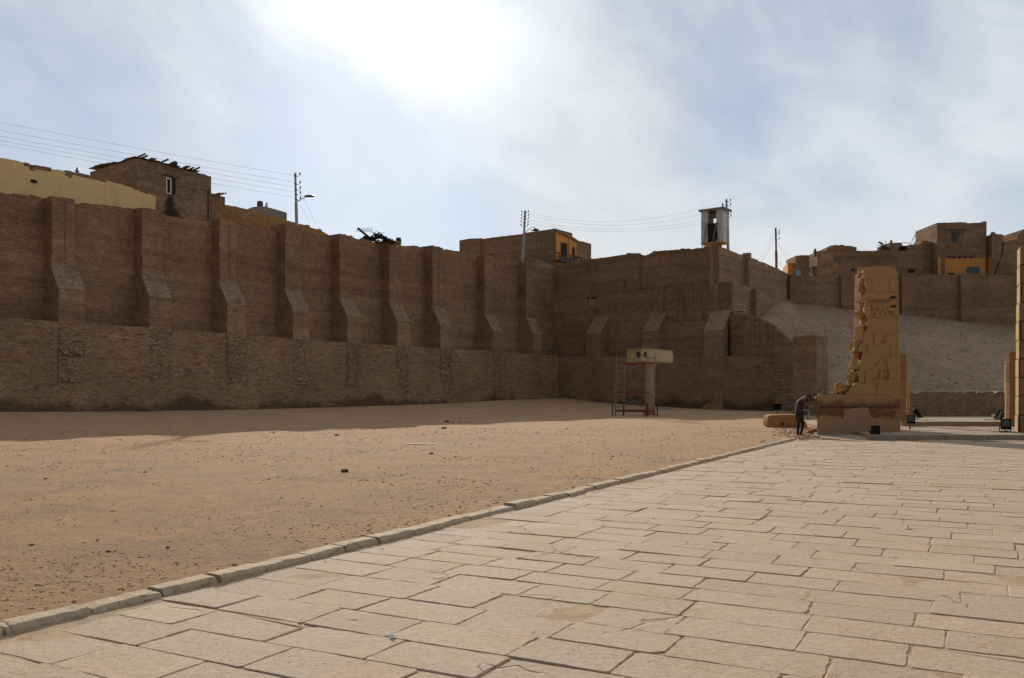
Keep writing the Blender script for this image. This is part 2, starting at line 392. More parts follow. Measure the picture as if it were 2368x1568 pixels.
def mat_slab(name, base, sand_near=True):
    t = NT(name); o = t.obj(); tint = t.attr('tint')
    a = t.noise(o, 1.3, 5, .6); b = t.noise(o, 16, 5, .7); c = t.noise(o, 60, 2, .6); sd = t.noise(o, .8, 5, .65, .4)
    col = t.mix(tint, tuple(x * y for x, y in zip(base, (.90, .91, .92))), tuple(x * y for x, y in zip(base, (1.07, 1.07, 1.06))))
    col = t.mix(t.math('MULTIPLY', t.rng(a, .58, .72), .45), col, (.325, .265, .205))
    col = t.mix(t.math('MULTIPLY', t.rng(sd, .46, .66), .6), col, (.385, .27, .165))
    pit = t.math('MULTIPLY', t.rng(t.vor(t.vec(o, (1.5, 1, 1)), 22.0), .06, .24, 1, 0), t.rng(t.noise(o, 2.1, 4), .44, .60))
    col = t.mix(t.math('MULTIPLY', pit, .6), col, (.15, .11, .075))
    crack = t.rng(t.vor(t.vmath('ADD', o, t.vscale(t.noisec(o, 3, 3), .35)), .55, 'DISTANCE_TO_EDGE'), 0, .012, 1, 0)
    crack = t.math('MULTIPLY', crack, t.rng(t.noise(o, .9, 3), .52, .6))
    col = t.mix(t.math('MULTIPLY', crack, .4), col, (.14, .10, .07))
    col = t.mul(col, t.math('MULTIPLY', t.rng(b, .25, .75, .78, 1.20, False), t.rng(c, .25, .75, .86, 1.14, False)))
    h = t.math('ADD', t.math('MULTIPLY', a, .8), t.math('MULTIPLY', b, .35)); h = t.math('ADD', h, t.math('MULTIPLY', c, .12))
    h = t.math('SUBTRACT', t.math('SUBTRACT', h, t.math('MULTIPLY', pit, .35)), t.math('MULTIPLY', crack, .5))
    return t.done(col, .9, t.bump(h, .022, .9), spec=.15)
def mat_hill():
    t = NT('rubble slope'); o = t.obj()
    a = t.noise(o, .12, 5, .6, .6); b = t.noise(t.vec(o, (.55, 1.2, 1.2)), 2.4, 5, .75); c = t.noise(o, 9, 3, .7)
    v = t.vor(t.vec(o, (.7, 1, 1)), 3.2); cc = t.sep(t.vor(t.vec(o, (.7, 1, 1)), 3.2, 'F1', 'Color'))
    col = t.mix(t.rng(a, .35, .65), (.285, .192, .122), (.34, .236, .154))
    col = t.mul(col, t.rng(cc[0], 0, 1, .86, 1.14, False))
    col = t.mul(col, t.math('MULTIPLY', t.rng(b, .25, .75, .72, 1.26, False), t.rng(c, .2, .8, .8, 1.2, False)))
    h = t.math('ADD', t.math('SUBTRACT', t.math('MULTIPLY', b, 1.3), v), t.math('MULTIPLY', c, .3))
    return t.done(col, .97, t.bump(h, .09, 1.0), spec=.08)
M['sand'] = mat_sand(); M['hill'] = mat_hill()
PAV = (.41, .308, .212)
M['slab'] = mat_slab('paving slab', PAV); M['kerb'] = mat_slab('kerb stone', (.42, .31, .20))
M['bed'] = mat_mud('sandy joints', (.37, .255, .155), .3, 4.0, .02)
M['step'] = mat_slab('grey step stone', (.34, .262, .185))
M['gravel'] = mat_mud('gravel', (.40, .25, .155), .5, 5.0, .02)
M['town'] = mat_mud('town earth', (.30, .2, .13), .3, .3)

# ------------------------------------------------------------------ frames
D1 = Vector((1517, 2006)).normalized()            # long wall runs away to the right
N1 = Vector((D1.y, -D1.x))
Y0 = F * 70 / 2700
FL = Fr(((0 - CX) / F * Y0, Y0), D1, N1)
D2 = Vector((D1.y, -D1.x)); N2 = Vector((-D1.x, -D1.y))
FB = Fr((5.48, 99.8), D2, N2)                      # back wall, square to it; o = 0 is the face of its stone base
FT = Fr((21.5, 90.3), D1, N1)                      # the side that turns the corner and runs away again
F4 = Fr((0, 106.8), (1, 0), (0, -1))               # far wall behind the slope

def ragged(mb, fr, s0, s1, o0, o1, zb, zt, ds=.42, jit=.03, q=.118, amp=.55, rows=1.3, seed=0.0, batter=0.0, level=False):
    """masonry from s0 to s1 between back o0 and face o1, with a crumbling stepped top"""
    zbf = zb if callable(zb) else (lambda s: zb); ztf = zt if callable(zt) else (lambda s: zt)
    n = max(1, int(round((s1 - s0) / ds))); S = [lerp(s0, s1, i / n) for i in range(n + 1)]
    K = max(1, int((ztf((s0 + s1) / 2) - zbf((s0 + s1) / 2)) / rows))
    v = []; f = []
    grid = []
    for s in S:
        a, b = zbf(s), ztf(s) - (.4 if not level else .05); col = []
        for k in range(K + 1):
            z = lerp(a, b, k / K); w = jit * (nz(s * .35 + seed, z * .35, seed) + .5 * nz(s * 1.3, z * 1.3 + seed, 3.3))
            col.append(len(v)); v.append(fr.pt(s, o1 + w * 2 + batter * (1 - (z - a) / max(.1, (b - a))), z))
        grid.append(col)
    for i in range(n):
        for k in range(K): f.append((grid[i][k], grid[i + 1][k], grid[i + 1][k + 1], grid[i][k + 1]))
    prev = None
    for i in range(n):
        sm = (S[i] + S[i + 1]) / 2
        h = ztf(sm)
        if not level: h += round((nz(sm * .55 + seed * 7, seed, 1.7) * amp * 2.0 + rnd.uniform(-.5, .5) * amp * .5) * 1.0) * q * .75 + rnd.uniform(-.02, .02)
        k = len(v)
        of0 = (v[grid[i][K]].to_2d() - fr.O).dot(fr.n); of1 = (v[grid[i + 1][K]].to_2d() - fr.O).dot(fr.n)
        v += [fr.pt(S[i], of0, h), fr.pt(S[i + 1], of1, h), fr.pt(S[i + 1], o0, h), fr.pt(S[i], o0, h), fr.pt(S[i], o0, zbf(S[i])), fr.pt(S[i + 1], o0, zbf(S[i + 1]))]
        f += [(grid[i][K], grid[i + 1][K], k + 1, k), (k, k + 1, k + 2, k + 3), (k + 3, k + 2, k + 5, k + 4)]
        if prev is not None: f.append((prev + 1, k, k + 3, prev + 2))
        if i == 0: f.append(tuple(grid[0]) + (k, k + 3, k + 4))
        if i == n - 1: f.append(tuple(grid[n]) + (k + 1, k + 2, k + 5))
        prev = k
    return mb.add(v, f)

def profile(mb, fr, s0, s1, prof, jit=.025, cols=5, seed=0.0, ragtop=None):
    """a buttress: outline in (o, z), swept along s, faces subdivided and slightly uneven"""
    pr = []
    for i, (a, b) in enumerate(zip(prof, prof[1:] + prof[:1])):
        m = max(1, int(math.hypot(a[0] - b[0], a[1] - b[1]) / .6))
        pr += [(lerp(a[0], b[0], j / m), lerp(a[1], b[1], j / m)) for j in range(m)]
    n = len(pr); v = []; f = []; zmax = max(p[1] for p in pr)
    for c in range(cols + 1):
        s = lerp(s0, s1, c / cols)
        for o, z in pr:
            w = nz(s * 1.1 + seed, z * .9, o * 1.1 + seed) * jit * 2
            dz = -abs(nz(s * 1.9 + seed, 5.0, seed)) * .22 if (ragtop and z > zmax - .01) else 0
            e = (w * .8 if c in (0, cols) else 0)
            v.append(fr.pt(s + e, o + w, z + dz))
    for c in range(cols):
        for i in range(n):
            j = (i + 1) % n
            f.append((c * n + i, c * n + j, (c + 1) * n + j, (c + 1) * n + i))
    f += [tuple(range(n)), tuple(cols * n + i for i in range(n))]
    return mb.add(v, f)

# ------------------------------------------------------------------ ground
KA, KB = Vector((-3.46, 5.86)), Vector((10.15, 31.2))
KD = (KB - KA).normalized(); KN = Vector((-KD.y, KD.x)); KL = (KB - KA).length
def kpt(a, b, z=0.0):
    p = KA + KD * a + KN * b; return Vector((p.x, p.y, z))
gl = [(-20, .62), (0, .61), (8, .5), (18, .5), (30, .62), (42, .8), (52, 1.05), (60, 1.25)]
gb = [(-2, 1.25), (3, .95), (9, .55), (16, .2), (22, .06), (30, .02)]
def zs(x, y):
    p = Vector((x, y))
    ol = (p - FL.O).dot(FL.n); sl = (p - FL.O).dot(FL.d); ob = (p - FB.O).dot(FB.n); sb = (p - FB.O).dot(FB.d)
    wl = sstep(11, 0, ol); wb = sstep(20, 0, ob) * (1 if sb < 26 else sstep(34, 26, sb))
    z = .052
    zl = table(gl, sl); zb = table(gb, sb)
    z = z + wl * (zl - z); z = lerp(z, max(z, zb) if sb < 10 else zb, wb)
    return z
def zs_n(x, y):
    d = min(1.0, math.hypot(x, y) / 8)
    return zs(x, y) + .020 * nz(x * .5, y * .5) + .012 * nz(x * 1.7, y * 1.7, 4) + .007 * nz(x * 5.1, y * 5.1, 9)

def spread_axis(lo, mid0, mid1, hi, fine, grow):
    xs = [mid0]
    while xs[-1] < mid1: xs.append(xs[-1] + fine)
    st = fine
    while xs[-1] < hi: st *= grow; xs.append(xs[-1] + st)
    st = fine; left = [mid0]
    while left[-1] > lo: st *= grow; left.append(left[-1] - st)
    return left[::-1][:-1] + xs
A = spread_axis(-26, -2, 13, 150, .13, 1.028)
B = spread_axis(-62, .12, 5, 130, .13, 1.045)
mb = MB(); idx = {}; 
a_end = KL + .1
def gv(i, j):
    if (i, j) not in idx:
        p = kpt(A[i], B[j]); z = zs_n(p.x, p.y)
        if B[j] < .35 and A[i] <= a_end + .3: z = .047 + .006 * nz(p.x * 3, p.y * 3)
        if B[j] < 0 and A[i] > a_end: z = -.07 if p.y < 31.7 and p.x > 10.3 else (min(z, .0) if p.y < 45 else z)
        idx[(i, j)] = len(mb.v); mb.v.append(Vector((p.x, p.y, z)))
    return idx[(i, j)]
for i in range(len(A) - 1):
    for j in range(len(B) - 1):
        if B[j] < .119 and A[i] < a_end: continue
        mb.f.append((gv(i, j), gv(i + 1, j), gv(i + 1, j + 1), gv(i, j + 1))); mb.tint.append(.5)
sand = mb.build('sand_ground', M['sand'], smooth=True); tag(sand, kind='structure')
mb = MB(); mb.add([(-3000, -3000, -.45), (3000, -3000, -.45), (3000, 3000, -.45), (-3000, 3000, -.45)], [(0, 1, 2, 3)])
tag(mb.build('ground', M['sand']), kind='structure')

# bed of the paving: a sheet of sand between and, by the kerb, over the slabs
mb = MB(); idx = {}
AA = spread_axis(-9, -2, 10, KL + .25, .10, 1.03); AA = AA + [AA[-1] + .7 * (k + 1) for k in range(25)]; BB = [-b for b in spread_axis(-.05, 0, 1.6, 40, .06, 1.09)][::-1]
for i, a in enumerate(AA):
    for j, b in enumerate(BB):
        p = kpt(a, b)
        dr = sstep(-1.3, -.05, b) * (.55 + 1.1 * nz(p.x * .8, p.y * .8, 2)) * .007 + sstep(-.16, 0, b) * .010
        if p.y > 31.6: p = Vector((p.x, 31.6, 0))
        z = -.0085 + dr + .0025 * nz(p.x * 4, p.y * 4) + .003 * max(0, nz(p.x * .33, p.y * .33, 7))
        idx[(i, j)] = len(mb.v); mb.v.append(Vector((p.x, p.y, z)))
for i in range(len(AA) - 1):
    for j in range(len(BB) - 1):
        mb.f.append((idx[i, j], idx[i + 1, j], idx[i + 1, j + 1], idx[i, j + 1])); mb.tint.append(.5)
tag(mb.build('paving_bed', M['bed'], smooth=True), kind='structure')

# slabs
mb = MB(); a = -6.0
def slab(mb, a0, a1, b0, b1, fine, zoff, tint):
    g = .003 + rnd.random() * .0045
    a0 += g * rnd.uniform(.8, 1.8); a1 -= g * rnd.uniform(.8, 1.8); b0 += g * rnd.uniform(.4, 1.0); b1 -= g * rnd.uniform(.4, 1.0)
    n = 7 if fine else 2; j = .006 if fine else .004
    c = [(a0, b0), (a1, b0), (a1, b1), (a0, b1)]
    c = [(x + rnd.uniform(-.010, .010), y + rnd.uniform(-.010, .010)) for x, y in c]
    out = []
    ch = rnd.randrange(4) if rnd.random() < .16 else -1
    for e in range(4):
        p, q = c[e], c[(e + 1) % 4]
        for k in range(n):
            u = k / n
            if k == 0:
                r = .012 + .016 * rnd.random() + (.09 * rnd.random() if e == ch else 0)
                o = c[(e - 1) % 4]; L1 = math.hypot(o[0] - p[0], o[1] - p[1]); L2 = math.hypot(q[0] - p[0], q[1] - p[1])
                out.append((lerp(p[0], o[0], r / L1), lerp(p[1], o[1], r / L1))); out.append((lerp(p[0], q[0], r / L2), lerp(p[1], q[1], r / L2)))
            else:
                out.append((lerp(p[0], q[0], u) + rnd.gauss(0, j * .6), lerp(p[1], q[1], u) + rnd.gauss(0, j * .6)))
    ca, cb = (a0 + a1) / 2, (b0 + b1) / 2; ta, tb = rnd.gauss(0, .005), rnd.gauss(0, .005); m = len(out)
    zf = lambda x, y: zoff + (x - ca) * ta + (y - cb) * tb
    def ins(x, y, w):
        L = math.hypot(x - ca, y - cb); k = max(0, 1 - w / L); return ca + (x - ca) * k, cb + (y - cb) * k
    top = []; w = .006 + .005 * rnd.random()
    for x, y in out:
        xx, yy = ins(x, y, w); top.append(kpt(xx, yy, zf(xx, yy)))
    mid = [kpt(x, y, zf(x, y) - .006) for x, y in out]; bot = [kpt(x, y, -.05) for x, y in out]
    mb.add(top + mid + bot, [tuple(range(m))] + [(k, m + k, m + (k + 1) % m, (k + 1) % m) for k in range(m)] + [(m + k, 2 * m + k, 2 * m + (k + 1) % m, m + (k + 1) % m) for k in range(m)], tint)
while a < KL + 17:
    w = rnd.uniform(.44, .545); b = .02; first = True
    skew = rnd.uniform(-.02, .02)
    while b > -33:
        L = rnd.uniform(.62, .98)
        p = kpt(a + w / 2, b - L / 2)
        if p.y > 2.2 and abs(p.x) < p.y * .9 + 2 and p.y < 31.42 and (a < KL - .2 or p.x > 10.6):
            fine = p.length < 13
            slab(mb, a, a + w, b - L, b, fine, rnd.gauss(0, .0026) + .003 * nz(p.x * .6, p.y * .6), min(1, max(0, rnd.gauss(.5, .24))))
        b -= L
    a += w
tag(mb.build('pavement', M['slab'], recalc=False), kind='structure')

# kerb
mb = MB(); a = -8.0
while a < KL:
    L = rnd.uniform(.52, .68); g = .012; zt = .066 + rnd.gauss(0, .007); w0 = rnd.gauss(0, .012)
    n = 6; rows = []
    for k in range(n + 1):
        aa = lerp(a + g, a + L - g, k / n); e = (.03 * rnd.random() if k in (0, n) else 0)
        chip = (.02 * rnd.random() if rnd.random() < .3 else 0)
        jz = rnd.gauss(0, .0025)
        rows.append([kpt(aa, -.005 + w0 + rnd.gauss(0, .002), -.06), kpt(aa, .0 + w0 + chip * .5 + rnd.gauss(0, .003), zt - .030 - chip - e * .4), kpt(aa, .028 + chip + w0 + rnd.gauss(0, .003), zt - e * .3 + jz),
                     kpt(aa, .205 + w0, zt + jz + rnd.gauss(0, .002)), kpt(aa, .218 + w0, -.06)])
    v = [p for r in rows for p in r]; f = []
    for k in range(n):
        for q in range(4): f.append((k * 5 + q, (k + 1) * 5 + q, (k + 1) * 5 + q + 1, k * 5 + q + 1))
    f += [tuple(range(5)), tuple(n * 5 + q for q in range(5))]
    mb.add(v, f, min(1, max(0, rnd.gauss(.55, .2)))); a += L
tag(mb.build('kerb', M['kerb'], bevel=.006, seg=1), kind='structure')

# town earth behind the walls and the earth the far wall holds up
mb = MB()
q = [FL.pt(-40, -3, 12), FL.pt(-60, -1500, 12), (0, 2500, 12), (2500, 2500, 12), (2500, 107.6, 12), F4.pt(36, -.8, 12), FT.pt(20, -.6, 12), FT.pt(0, -.8, 12), FB.pt(-2.2, -3.2, 12), FL.pt(61, -3, 12)]
mb.add(q, [tuple(range(len(q)))])
tag(mb.build('town_ground', M['town']), kind='structure')

# ------------------------------------------------------------------ the long buttressed wall
t1 = thing('retaining_wall', 'long brown mud brick wall with a row of stepped buttresses on a rubble stone base', 'wall', FL.pt(25, 0, 0))
FLz = lambda s: table(gl, s) - .4
lb = [FL.px(x, y, 0) for x, y in [(-250, 715), (0, 730), (135, 737), (345, 752), (525, 768), (677, 783), (803, 793), (918, 800), (1018, 805), (1138, 811), (1233, 820), (1297, 825)]]
lb = [(s, lerp(z, 6.1, .5)) for s, z in lb]
base_top = lambda s: table(lb, s) + .05 * nz(s * .4, 1.0)
part(ragged(MB(), FL, -18, 59.85, -3.4, 0, FLz, base_top, ds=.5, jit=.05, amp=.0, q=.02, level=True), 'stone_base', M['rubble'], t1, ang=FL.ang)
UO = -2.15
lt = [FL.px(x, y, UO) for x, y in [(-500, 385), (-200, 418), (0, 443), (60, 452), (100, 460), (183, 469), (240, 471), (312, 487), (376, 497), (485, 515), (548, 517), (635, 531), (686, 529), (765, 545), (813, 548), (875, 560), (922, 565), (975, 572), (1021, 577), (1105, 590), (1139, 594), (1205, 607), (1240, 606), (1283, 612)]]
wall_top = lambda s: table(lt, s)
s_end = 62.1
part(ragged(MB(), FL, -18, s_end, UO - 1.2, UO, 5.6, wall_top, jit=.06, amp=1.15, ds=.34, seed=1), 'upper_courses', M['brick'], t1, ang=FL.ang)
step_z = lambda s: 10.55 + .12 * nz(s * .2, 3)
part(ragged(MB(), FL, -18, s_end - .05, UO - .2, UO + .16, 5.7, step_z, jit=.03, amp=.3, seed=2), 'lower_courses', M['brick_low'], t1, ang=FL.ang)
bl = [(-75, 452 - 26), (135, 452), (345, 480), (525, 506), (677, 518), (803, 541), (918, 554), (1018, 569), (1138, 591), (1233, 607)]
for i, (x, yt) in enumerate(bl):
    s0, _ = FL.px(x, 800, 0); w = 1.66 if i else 1.7
    pro = -1.08
    zt = FL.px(x - 8, yt, pro)[1]; zc = 10.1 + rnd.uniform(-.12, .12); zd = 8.33 + rnd.uniform(-.12, .12); bt = base_top(s0 + .8) - .05
    upper = MB(); profile(upper, FL, s0 + .1, s0 + w - .1, [(UO - .8, bt), (UO - .8, zt), (pro, zt), (pro + .02, zc - .3), (pro, bt)], seed=i * 3.1, ragtop=True)
    b = part(upper, 'buttress', M['brick'], t1, ang=FL.ang)
    if i in (1, 3, 7):
        jm = MB(); zz_ = [lerp(zc + .3, zt - .3, q / 9) for q in range(10)]; sj = s0 + w * .56
        for qa, qb in zip(zz_, zz_[1:]): jm.bar(FL.pt(sj + rnd.uniform(-.03, .03), pro + .02, qa), FL.pt(sj + rnd.uniform(-.03, .03), pro + .02, qb), .035, .05)
        part(jm, 'open_joint', M['debris'], b, ang=FL.ang)
    lo = MB(); profile(lo, FL, s0, s0 + w, [(UO - .5, bt - .02), (UO - .5, zc - .12), (pro - .05, zc - .12), (-.05, zd - .1), (.012, zd - .12), (.03, bt - .02)], seed=i * 1.7)
    part(lo, 'buttress_foot', M['brick_low'], b, ang=FL.ang)
    cap = MB(); profile(cap, FL, s0 - .03, s0 + w + .03, [(pro - .1, zc - .12), (pro - .1, zc + .04), (pro + .04, zc), (.03, zd), (.035, zd - .12), (-.06, zd - .11)], jit=.02, seed=i * 2.3)
    part(cap, 'sloped_cap', M['cap'] if i in (1, 2, 3, 7) else M['mudcap'], b, ang=FL.ang)
    pier = MB(); ragged(pier, FL, s0 + .01, s0 + w - .01, -.3, .035, lambda s: table(gl, s) + (1.9 if i < 6 else 1.0) + .2 * nz(s, i), lambda s: base_top(s) - .01, ds=.4, jit=.03, amp=0, level=True, seed=i)
    part(pier, 'stone_pier', M['rubble_dark'], b, ang=FL.ang)

# ------------------------------------------------------------------ back wall
t2 = thing('retaining_wall', 'tall brown mud brick wall closing the court behind the scaffold, three short buttresses along its foot', 'wall', FB.pt(10, 0, 0))
zg = lambda s: table(gb, s) - .4
bt2 = [(0, 5.98), (12, 5.65), (25.3, 5.33)]
part(ragged(MB(), FB, -1.6, 25.25, -3.0, 0, zg, lambda s: table(bt2, s), ds=.5, jit=.05, level=True, seed=4), 'stone_base', M['rubble'], t2, ang=FB.ang)
BU = -2.2
tp = [FB.px(x, y, BU) for x, y in [(1283, 611), (1330, 604), (1400, 595), (1450, 588), (1481, 589), (1488, 592), (1500, 588), (1511, 581), (1580, 576), (1650, 571), (1662, 570)]]
part(ragged(MB(), FB, -2.1, tp[-1][0], BU - 1.0, BU, 5.0, lambda s: table(tp, s), amp=.9, ds=.34, seed=5), 'upper_courses', M['brick'], t2, ang=FB.ang)
lowz = lambda s: 13.05 + .1 * nz(s * .3, 8) + .25 * sstep(8, 18, s)
part(ragged(MB(), FB, -2.1, 12.2, BU - .3, BU + .26, 5.0, lowz, amp=.3, seed=6), 'lower_courses', M['brick_low'], t2, ang=FB.ang)
part(ragged(MB(), FB, 12.25, 20.0, BU - .3, BU + .12, 5.0, lambda s: 13.3, amp=.3, seed=7, jit=.14), 'worn_panel', M['brick_run'], t2, ang=FB.ang)
s0 = FB.px(1451, 600, BU)[0]; s1 = FB.px(1480, 600, BU)[0]
part(ragged(MB(), FB, s0, s1, BU - .2, BU + .3, 12.9, lambda s: table(tp, s) + .1, amp=.3, seed=8), 'pilaster', M['brick'], t2, ang=FB.ang)
s0 = FB.px(1650, 600, BU)[0]
part(ragged(MB(), FB, s0, tp[-1][0] + .02, BU - .2, BU + .14, 12.9, lambda s: table(tp, s) + .06, amp=.3, seed=8.4), 'pilaster', M['brick'], t2, ang=FB.ang)
part(ragged(MB(), FB, 12.5, 17.9, BU - .2, -1.1, 5.0, lambda s: 9.35, amp=.25, seed=9), 'infill_wall', M['brick_low'], t2, ang=FB.ang)
part(MB().fbox(FB, 2.05, 2.85, BU + .2, BU + .285, 12.55, 12.85).fbox(FB, 3.0, 3.8, BU + .2, BU + .285, 12.57, 12.86), 'hole', M['jet'], t2, ang=FB.ang, bevel=.1)  # solid dark boxes painting the shade inside two holes
for i, (x0, x1, zc, zd) in enumerate([(1355, 1388, 10.45, 8.5), (1485, 1520, 10.4, 8.45), (1627, 1671, 10.25, 8.2)]):
    s0 = FB.px(x0, 800, 0)[0]; s1 = FB.px(x1, 800, 0)[0]; bt = table(bt2, s0) - .03
    lo = MB(); profile(lo, FB, s0, s1, [(BU - .2, bt), (BU - .2, zc - .1), (BU + .3, zc - .1), (-.05, zd - .1), (.0, zd - .12), (.03, bt)], seed=i * 5.1 + 2)
    b = part(lo, 'buttress', M['brick_low'] if i < 2 else M['brick_side'], t2, ang=FB.ang)
    cap = MB(); profile(cap, FB, s0 - .03, s1 + .03, [(BU + .2, zc - .1), (BU + .2, zc + .05), (BU + .34, zc), (.02, zd), (.03, zd - .12), (-.06, zd - .11)], jit=.02, seed=i * 4.4)
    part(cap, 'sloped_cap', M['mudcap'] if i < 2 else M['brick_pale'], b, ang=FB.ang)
part(ragged(MB(), FB, 17.6, 19.9, -.3, .03, lambda s: .0, lambda s: table(bt2, s) - .01, ds=.4, jit=.02, level=True, seed=3), 'brick_pier', M['brick_low'], t2, ang=FB.ang)

# ------------------------------------------------------------------ side wall running away at the corner
t3 = thing('retaining_wall', 'dusty mud brick wall running away from the corner below the white booth to the rubble slope', 'wall', FT.pt(10, 0, 4))
tq = [FT.px(x, y, 0) for x, y in [(1662, 570), (1672, 572), (1690, 580), (1714, 589), (1722, 592), (1745, 598), (1760, 604), (1790, 618), (1806, 626), (1822, 633)]]
LT = tq[-1][0]
part(ragged(MB(), FT, -.0, LT + .6, -1.0, 0, 5.0, lambda s: table(tq, s), amp=.5, seed=11), 'upper_courses', M['brick_side'], t3, ang=FT.ang)
s0 = FT.px(1731, 600, .55)[0]
part(ragged(MB(), FT, s0, s0 + .75, -.2, .55, 13.0, lambda s: table(tq, s) + .3, amp=.2, seed=12), 'pilaster', M['brick_side'], t3, ang=FT.ang)
s0 = FT.px(1690, 655, 1.0)[0]
part(ragged(MB(), FT, s0, LT + .6, -.2, 1.0, 4.5, lambda s: 13.35 - .02 * s, amp=.3, seed=13), 'lower_courses', M['brick_side'], t3, ang=FT.ang)
s0 = FT.px(1748, 700, 1.6)[0]
part(ragged(MB(), FT, s0, s0 + 1.0, .8, 1.6, 6.0, lambda s: 13.1, amp=.2, seed=14), 'pilaster', M['brick_side'], t3, ang=FT.ang)

# far wall over the slope
t4 = thing('retaining_wall', 'straight mud brick wall with shallow pilasters along the top of the grey rubble slope', 'wall', F4.pt(50, 0, 10))
x0 = P(1822, 635, 106.8).x; x1 = P(2560, 635, 106.8).x
t4z = [(x0, 16.3), (P(1960, 0, 106.8).x, 16.15), (P(2100, 0, 106.8).x, 16.4), (x1, 16.35)]
part(ragged(MB(), F4, x0 - .2, x1, -1.0, 0, 6.0, lambda s: table(t4z, s), amp=.7, ds=.34, seed=15), 'upper_courses', M['brick_grey'], t4)
for a, b in [(1826, 1834), (1945, 1975), (2085, 2118), (2222, 2250), (2375, 2405)]:
    part(ragged(MB(), F4, P(a, 0, 106.3).x, P(b, 0, 106.3).x, -.3, .5, 6.0, lambda s: table(t4z, s) + .12, amp=.3, seed=a), 'pilaster', M['brick_grey'], t4)

# ------------------------------------------------------------------ ruined wall, pier, block, low wall, slope
FR_O = -1.0
rt = [FB.px(x, y, FR_O) for x, y in [(1688, 729), (1700, 726), (1715, 727), (1735, 731), (1755, 738), (1775, 747), (1790, 756), (1806, 772), (1822, 788), (1832, 797)]]
t5 = thing('ruined_wall', 'ruined mud brick wall sloping down to the right between the corner buttress and the stone pier', 'wall', FB.pt(23, FR_O, 5))
part(ragged(MB(), FB, rt[0][0], rt[-1][0], FR_O - .9, FR_O, 4.8, lambda s: table(rt, s), ds=.3, amp=.7, seed=16, jit=.06), 'courses', M['brick_run'], t5, ang=FB.ang)
t6 = thing('masonry_pier', 'upright pier of brick over pale squared stones at the end of the stone base', 'pier', FB.pt(26, 0, 0))
s0 = FB.px(1790, 900, .15)[0]; s1 = FB.px(1834, 900, .15)[0]
part(ragged(MB(), FB, s0, s1, -1.4, .12, 3.4, lambda s: 6.45, ds=.4, amp=.4, seed=17), 'brick_head', M['brick_low'], t6, ang=FB.ang)
part(ragged(MB(), FB, s0 - .02, s1 + .02, -1.4, .15, -.3, lambda s: 3.42 + .1 * nz(s * 2, 1), ds=.4, level=True, seed=18, jit=.05), 'stone_foot', M['ashlar'], t6, ang=FB.ang)
pb = P(1833, 965, 66.9); FK = Fr((pb.x, pb.y), D2, N2)
t7 = thing('brick_block', 'square mud brick tower stump standing between the stone pier and the sandstone pillar', 'ruin', FK.pt(.9, -1.3, -.1))
part(ragged(MB(), FK, 0, 1.8, -2.7, 0, -.3, lambda s: 6.1 + .05 * nz(s, 2), ds=.3, amp=.5, seed=19, batter=.12), 'courses', M['brick_low'], t7, ang=FK.ang)
F5 = Fr((0, 50.3), (1, 0), (0, -1))
t8 = thing('low_wall', 'low mud brick wall at the foot of the grey rubble slope', 'wall', (20, 50.3, 0))
part(ragged(MB(), F5, P(1899, 0, 50.3).x, P(2520, 0, 50.3).x, -.7, 0, -.2, lambda s: 1.72 + .04 * nz(s * .5, 3), ds=.35, amp=.3, seed=20), 'courses', M['brick_grey'], t8)
mb = MB()
for k in range(46):
    x = rnd.uniform(P(1895, 0, 50.5).x, P(2340, 0, 50.5).x); r = rnd.uniform(.04, .13)
    mb.rock((x, 50.3 + rnd.uniform(.1, .6), 1.75), (r * 1.6, r, r * .7), k + 200)
part(mb, 'loose_bricks', M['debris'], t8)

ztop = [(1690, 13.6), (1800, 13.0), (2000, 12.1), (2100, 11.5), (2350, 9.9), (2600, 8.5)]
def hz(px, Y, ys=50.75):
    zt = table(ztop, px); foot, z0 = 79.5, 2.05
    a = z0 + (zt - z0) * (Y - foot) / (106.9 - foot) if Y > foot else lerp(1.62, z0, (Y - 50.75) / (foot - 50.75))
    k = sstep(1850, 1828, px)                                   # beside the ruined wall the scree stands higher
    if px > 1850: return a
    al = (px - CX) / F; Yw = min(106.9, (1.0 + FT.O.dot(FT.n)) / (al * FT.n.x + FT.n.y))
    zw = H + (HY - table([(1690, 748), (1735, 742), (1748, 734), (1775, 716), (1800, 701), (1822, 697), (1850, 699)], px)) * Yw / F
    zr = table([(1690, 9.4), (1735, 9.0), (1790, 7.9), (1840, 6.0)], px)
    b = lerp(zr, zw, max(0, min(1, (Y - ys) / max(.5, Yw - ys))))
    return lerp(a, b, k)
mb = MB(); NXs, NYs = 150, 120; idx = []
for i in range(NXs + 1):
    px = lerp(1700, 2560, i / NXs)
    if px < 1838: ys = (FR_O - .5 + FB.O.dot(FB.n)) / (((px - CX) / F) * FB.n.x + FB.n.y) + .4
    elif px < 1908: ys = lerp(84, 69.8, sstep(1838, 1850, px))
    else: ys = lerp(69.8, 50.75, sstep(1906, 1914, px))
    row = []
    for j in range(NYs + 1):
        Y = lerp(ys, 106.9, max(0, j - 1) / (NYs - 1)); x = (px - CX) * Y / F; t = max(0.0, (Y - 51) / 55.9)
        z = hz(px, Y, ys) + .14 * nz(x * .16, Y * .16) * sstep(0, .1, t) + .08 * nz(x * .6, Y * .6, 3) + .07 * nz(x * 1.9, Y * 1.9, 5)
        row.append(len(mb.v)); mb.v.append(Vector((x, Y, -.3 if j == 0 else z)))
    idx.append(row)
for i in range(NXs):
    for j in range(NYs): mb.f.append((idx[i][j], idx[i + 1][j], idx[i + 1][j + 1], idx[i][j + 1])); mb.tint.append(.5)
tag(mb.build('hillside', M['hill'], smooth=True), kind='structure')
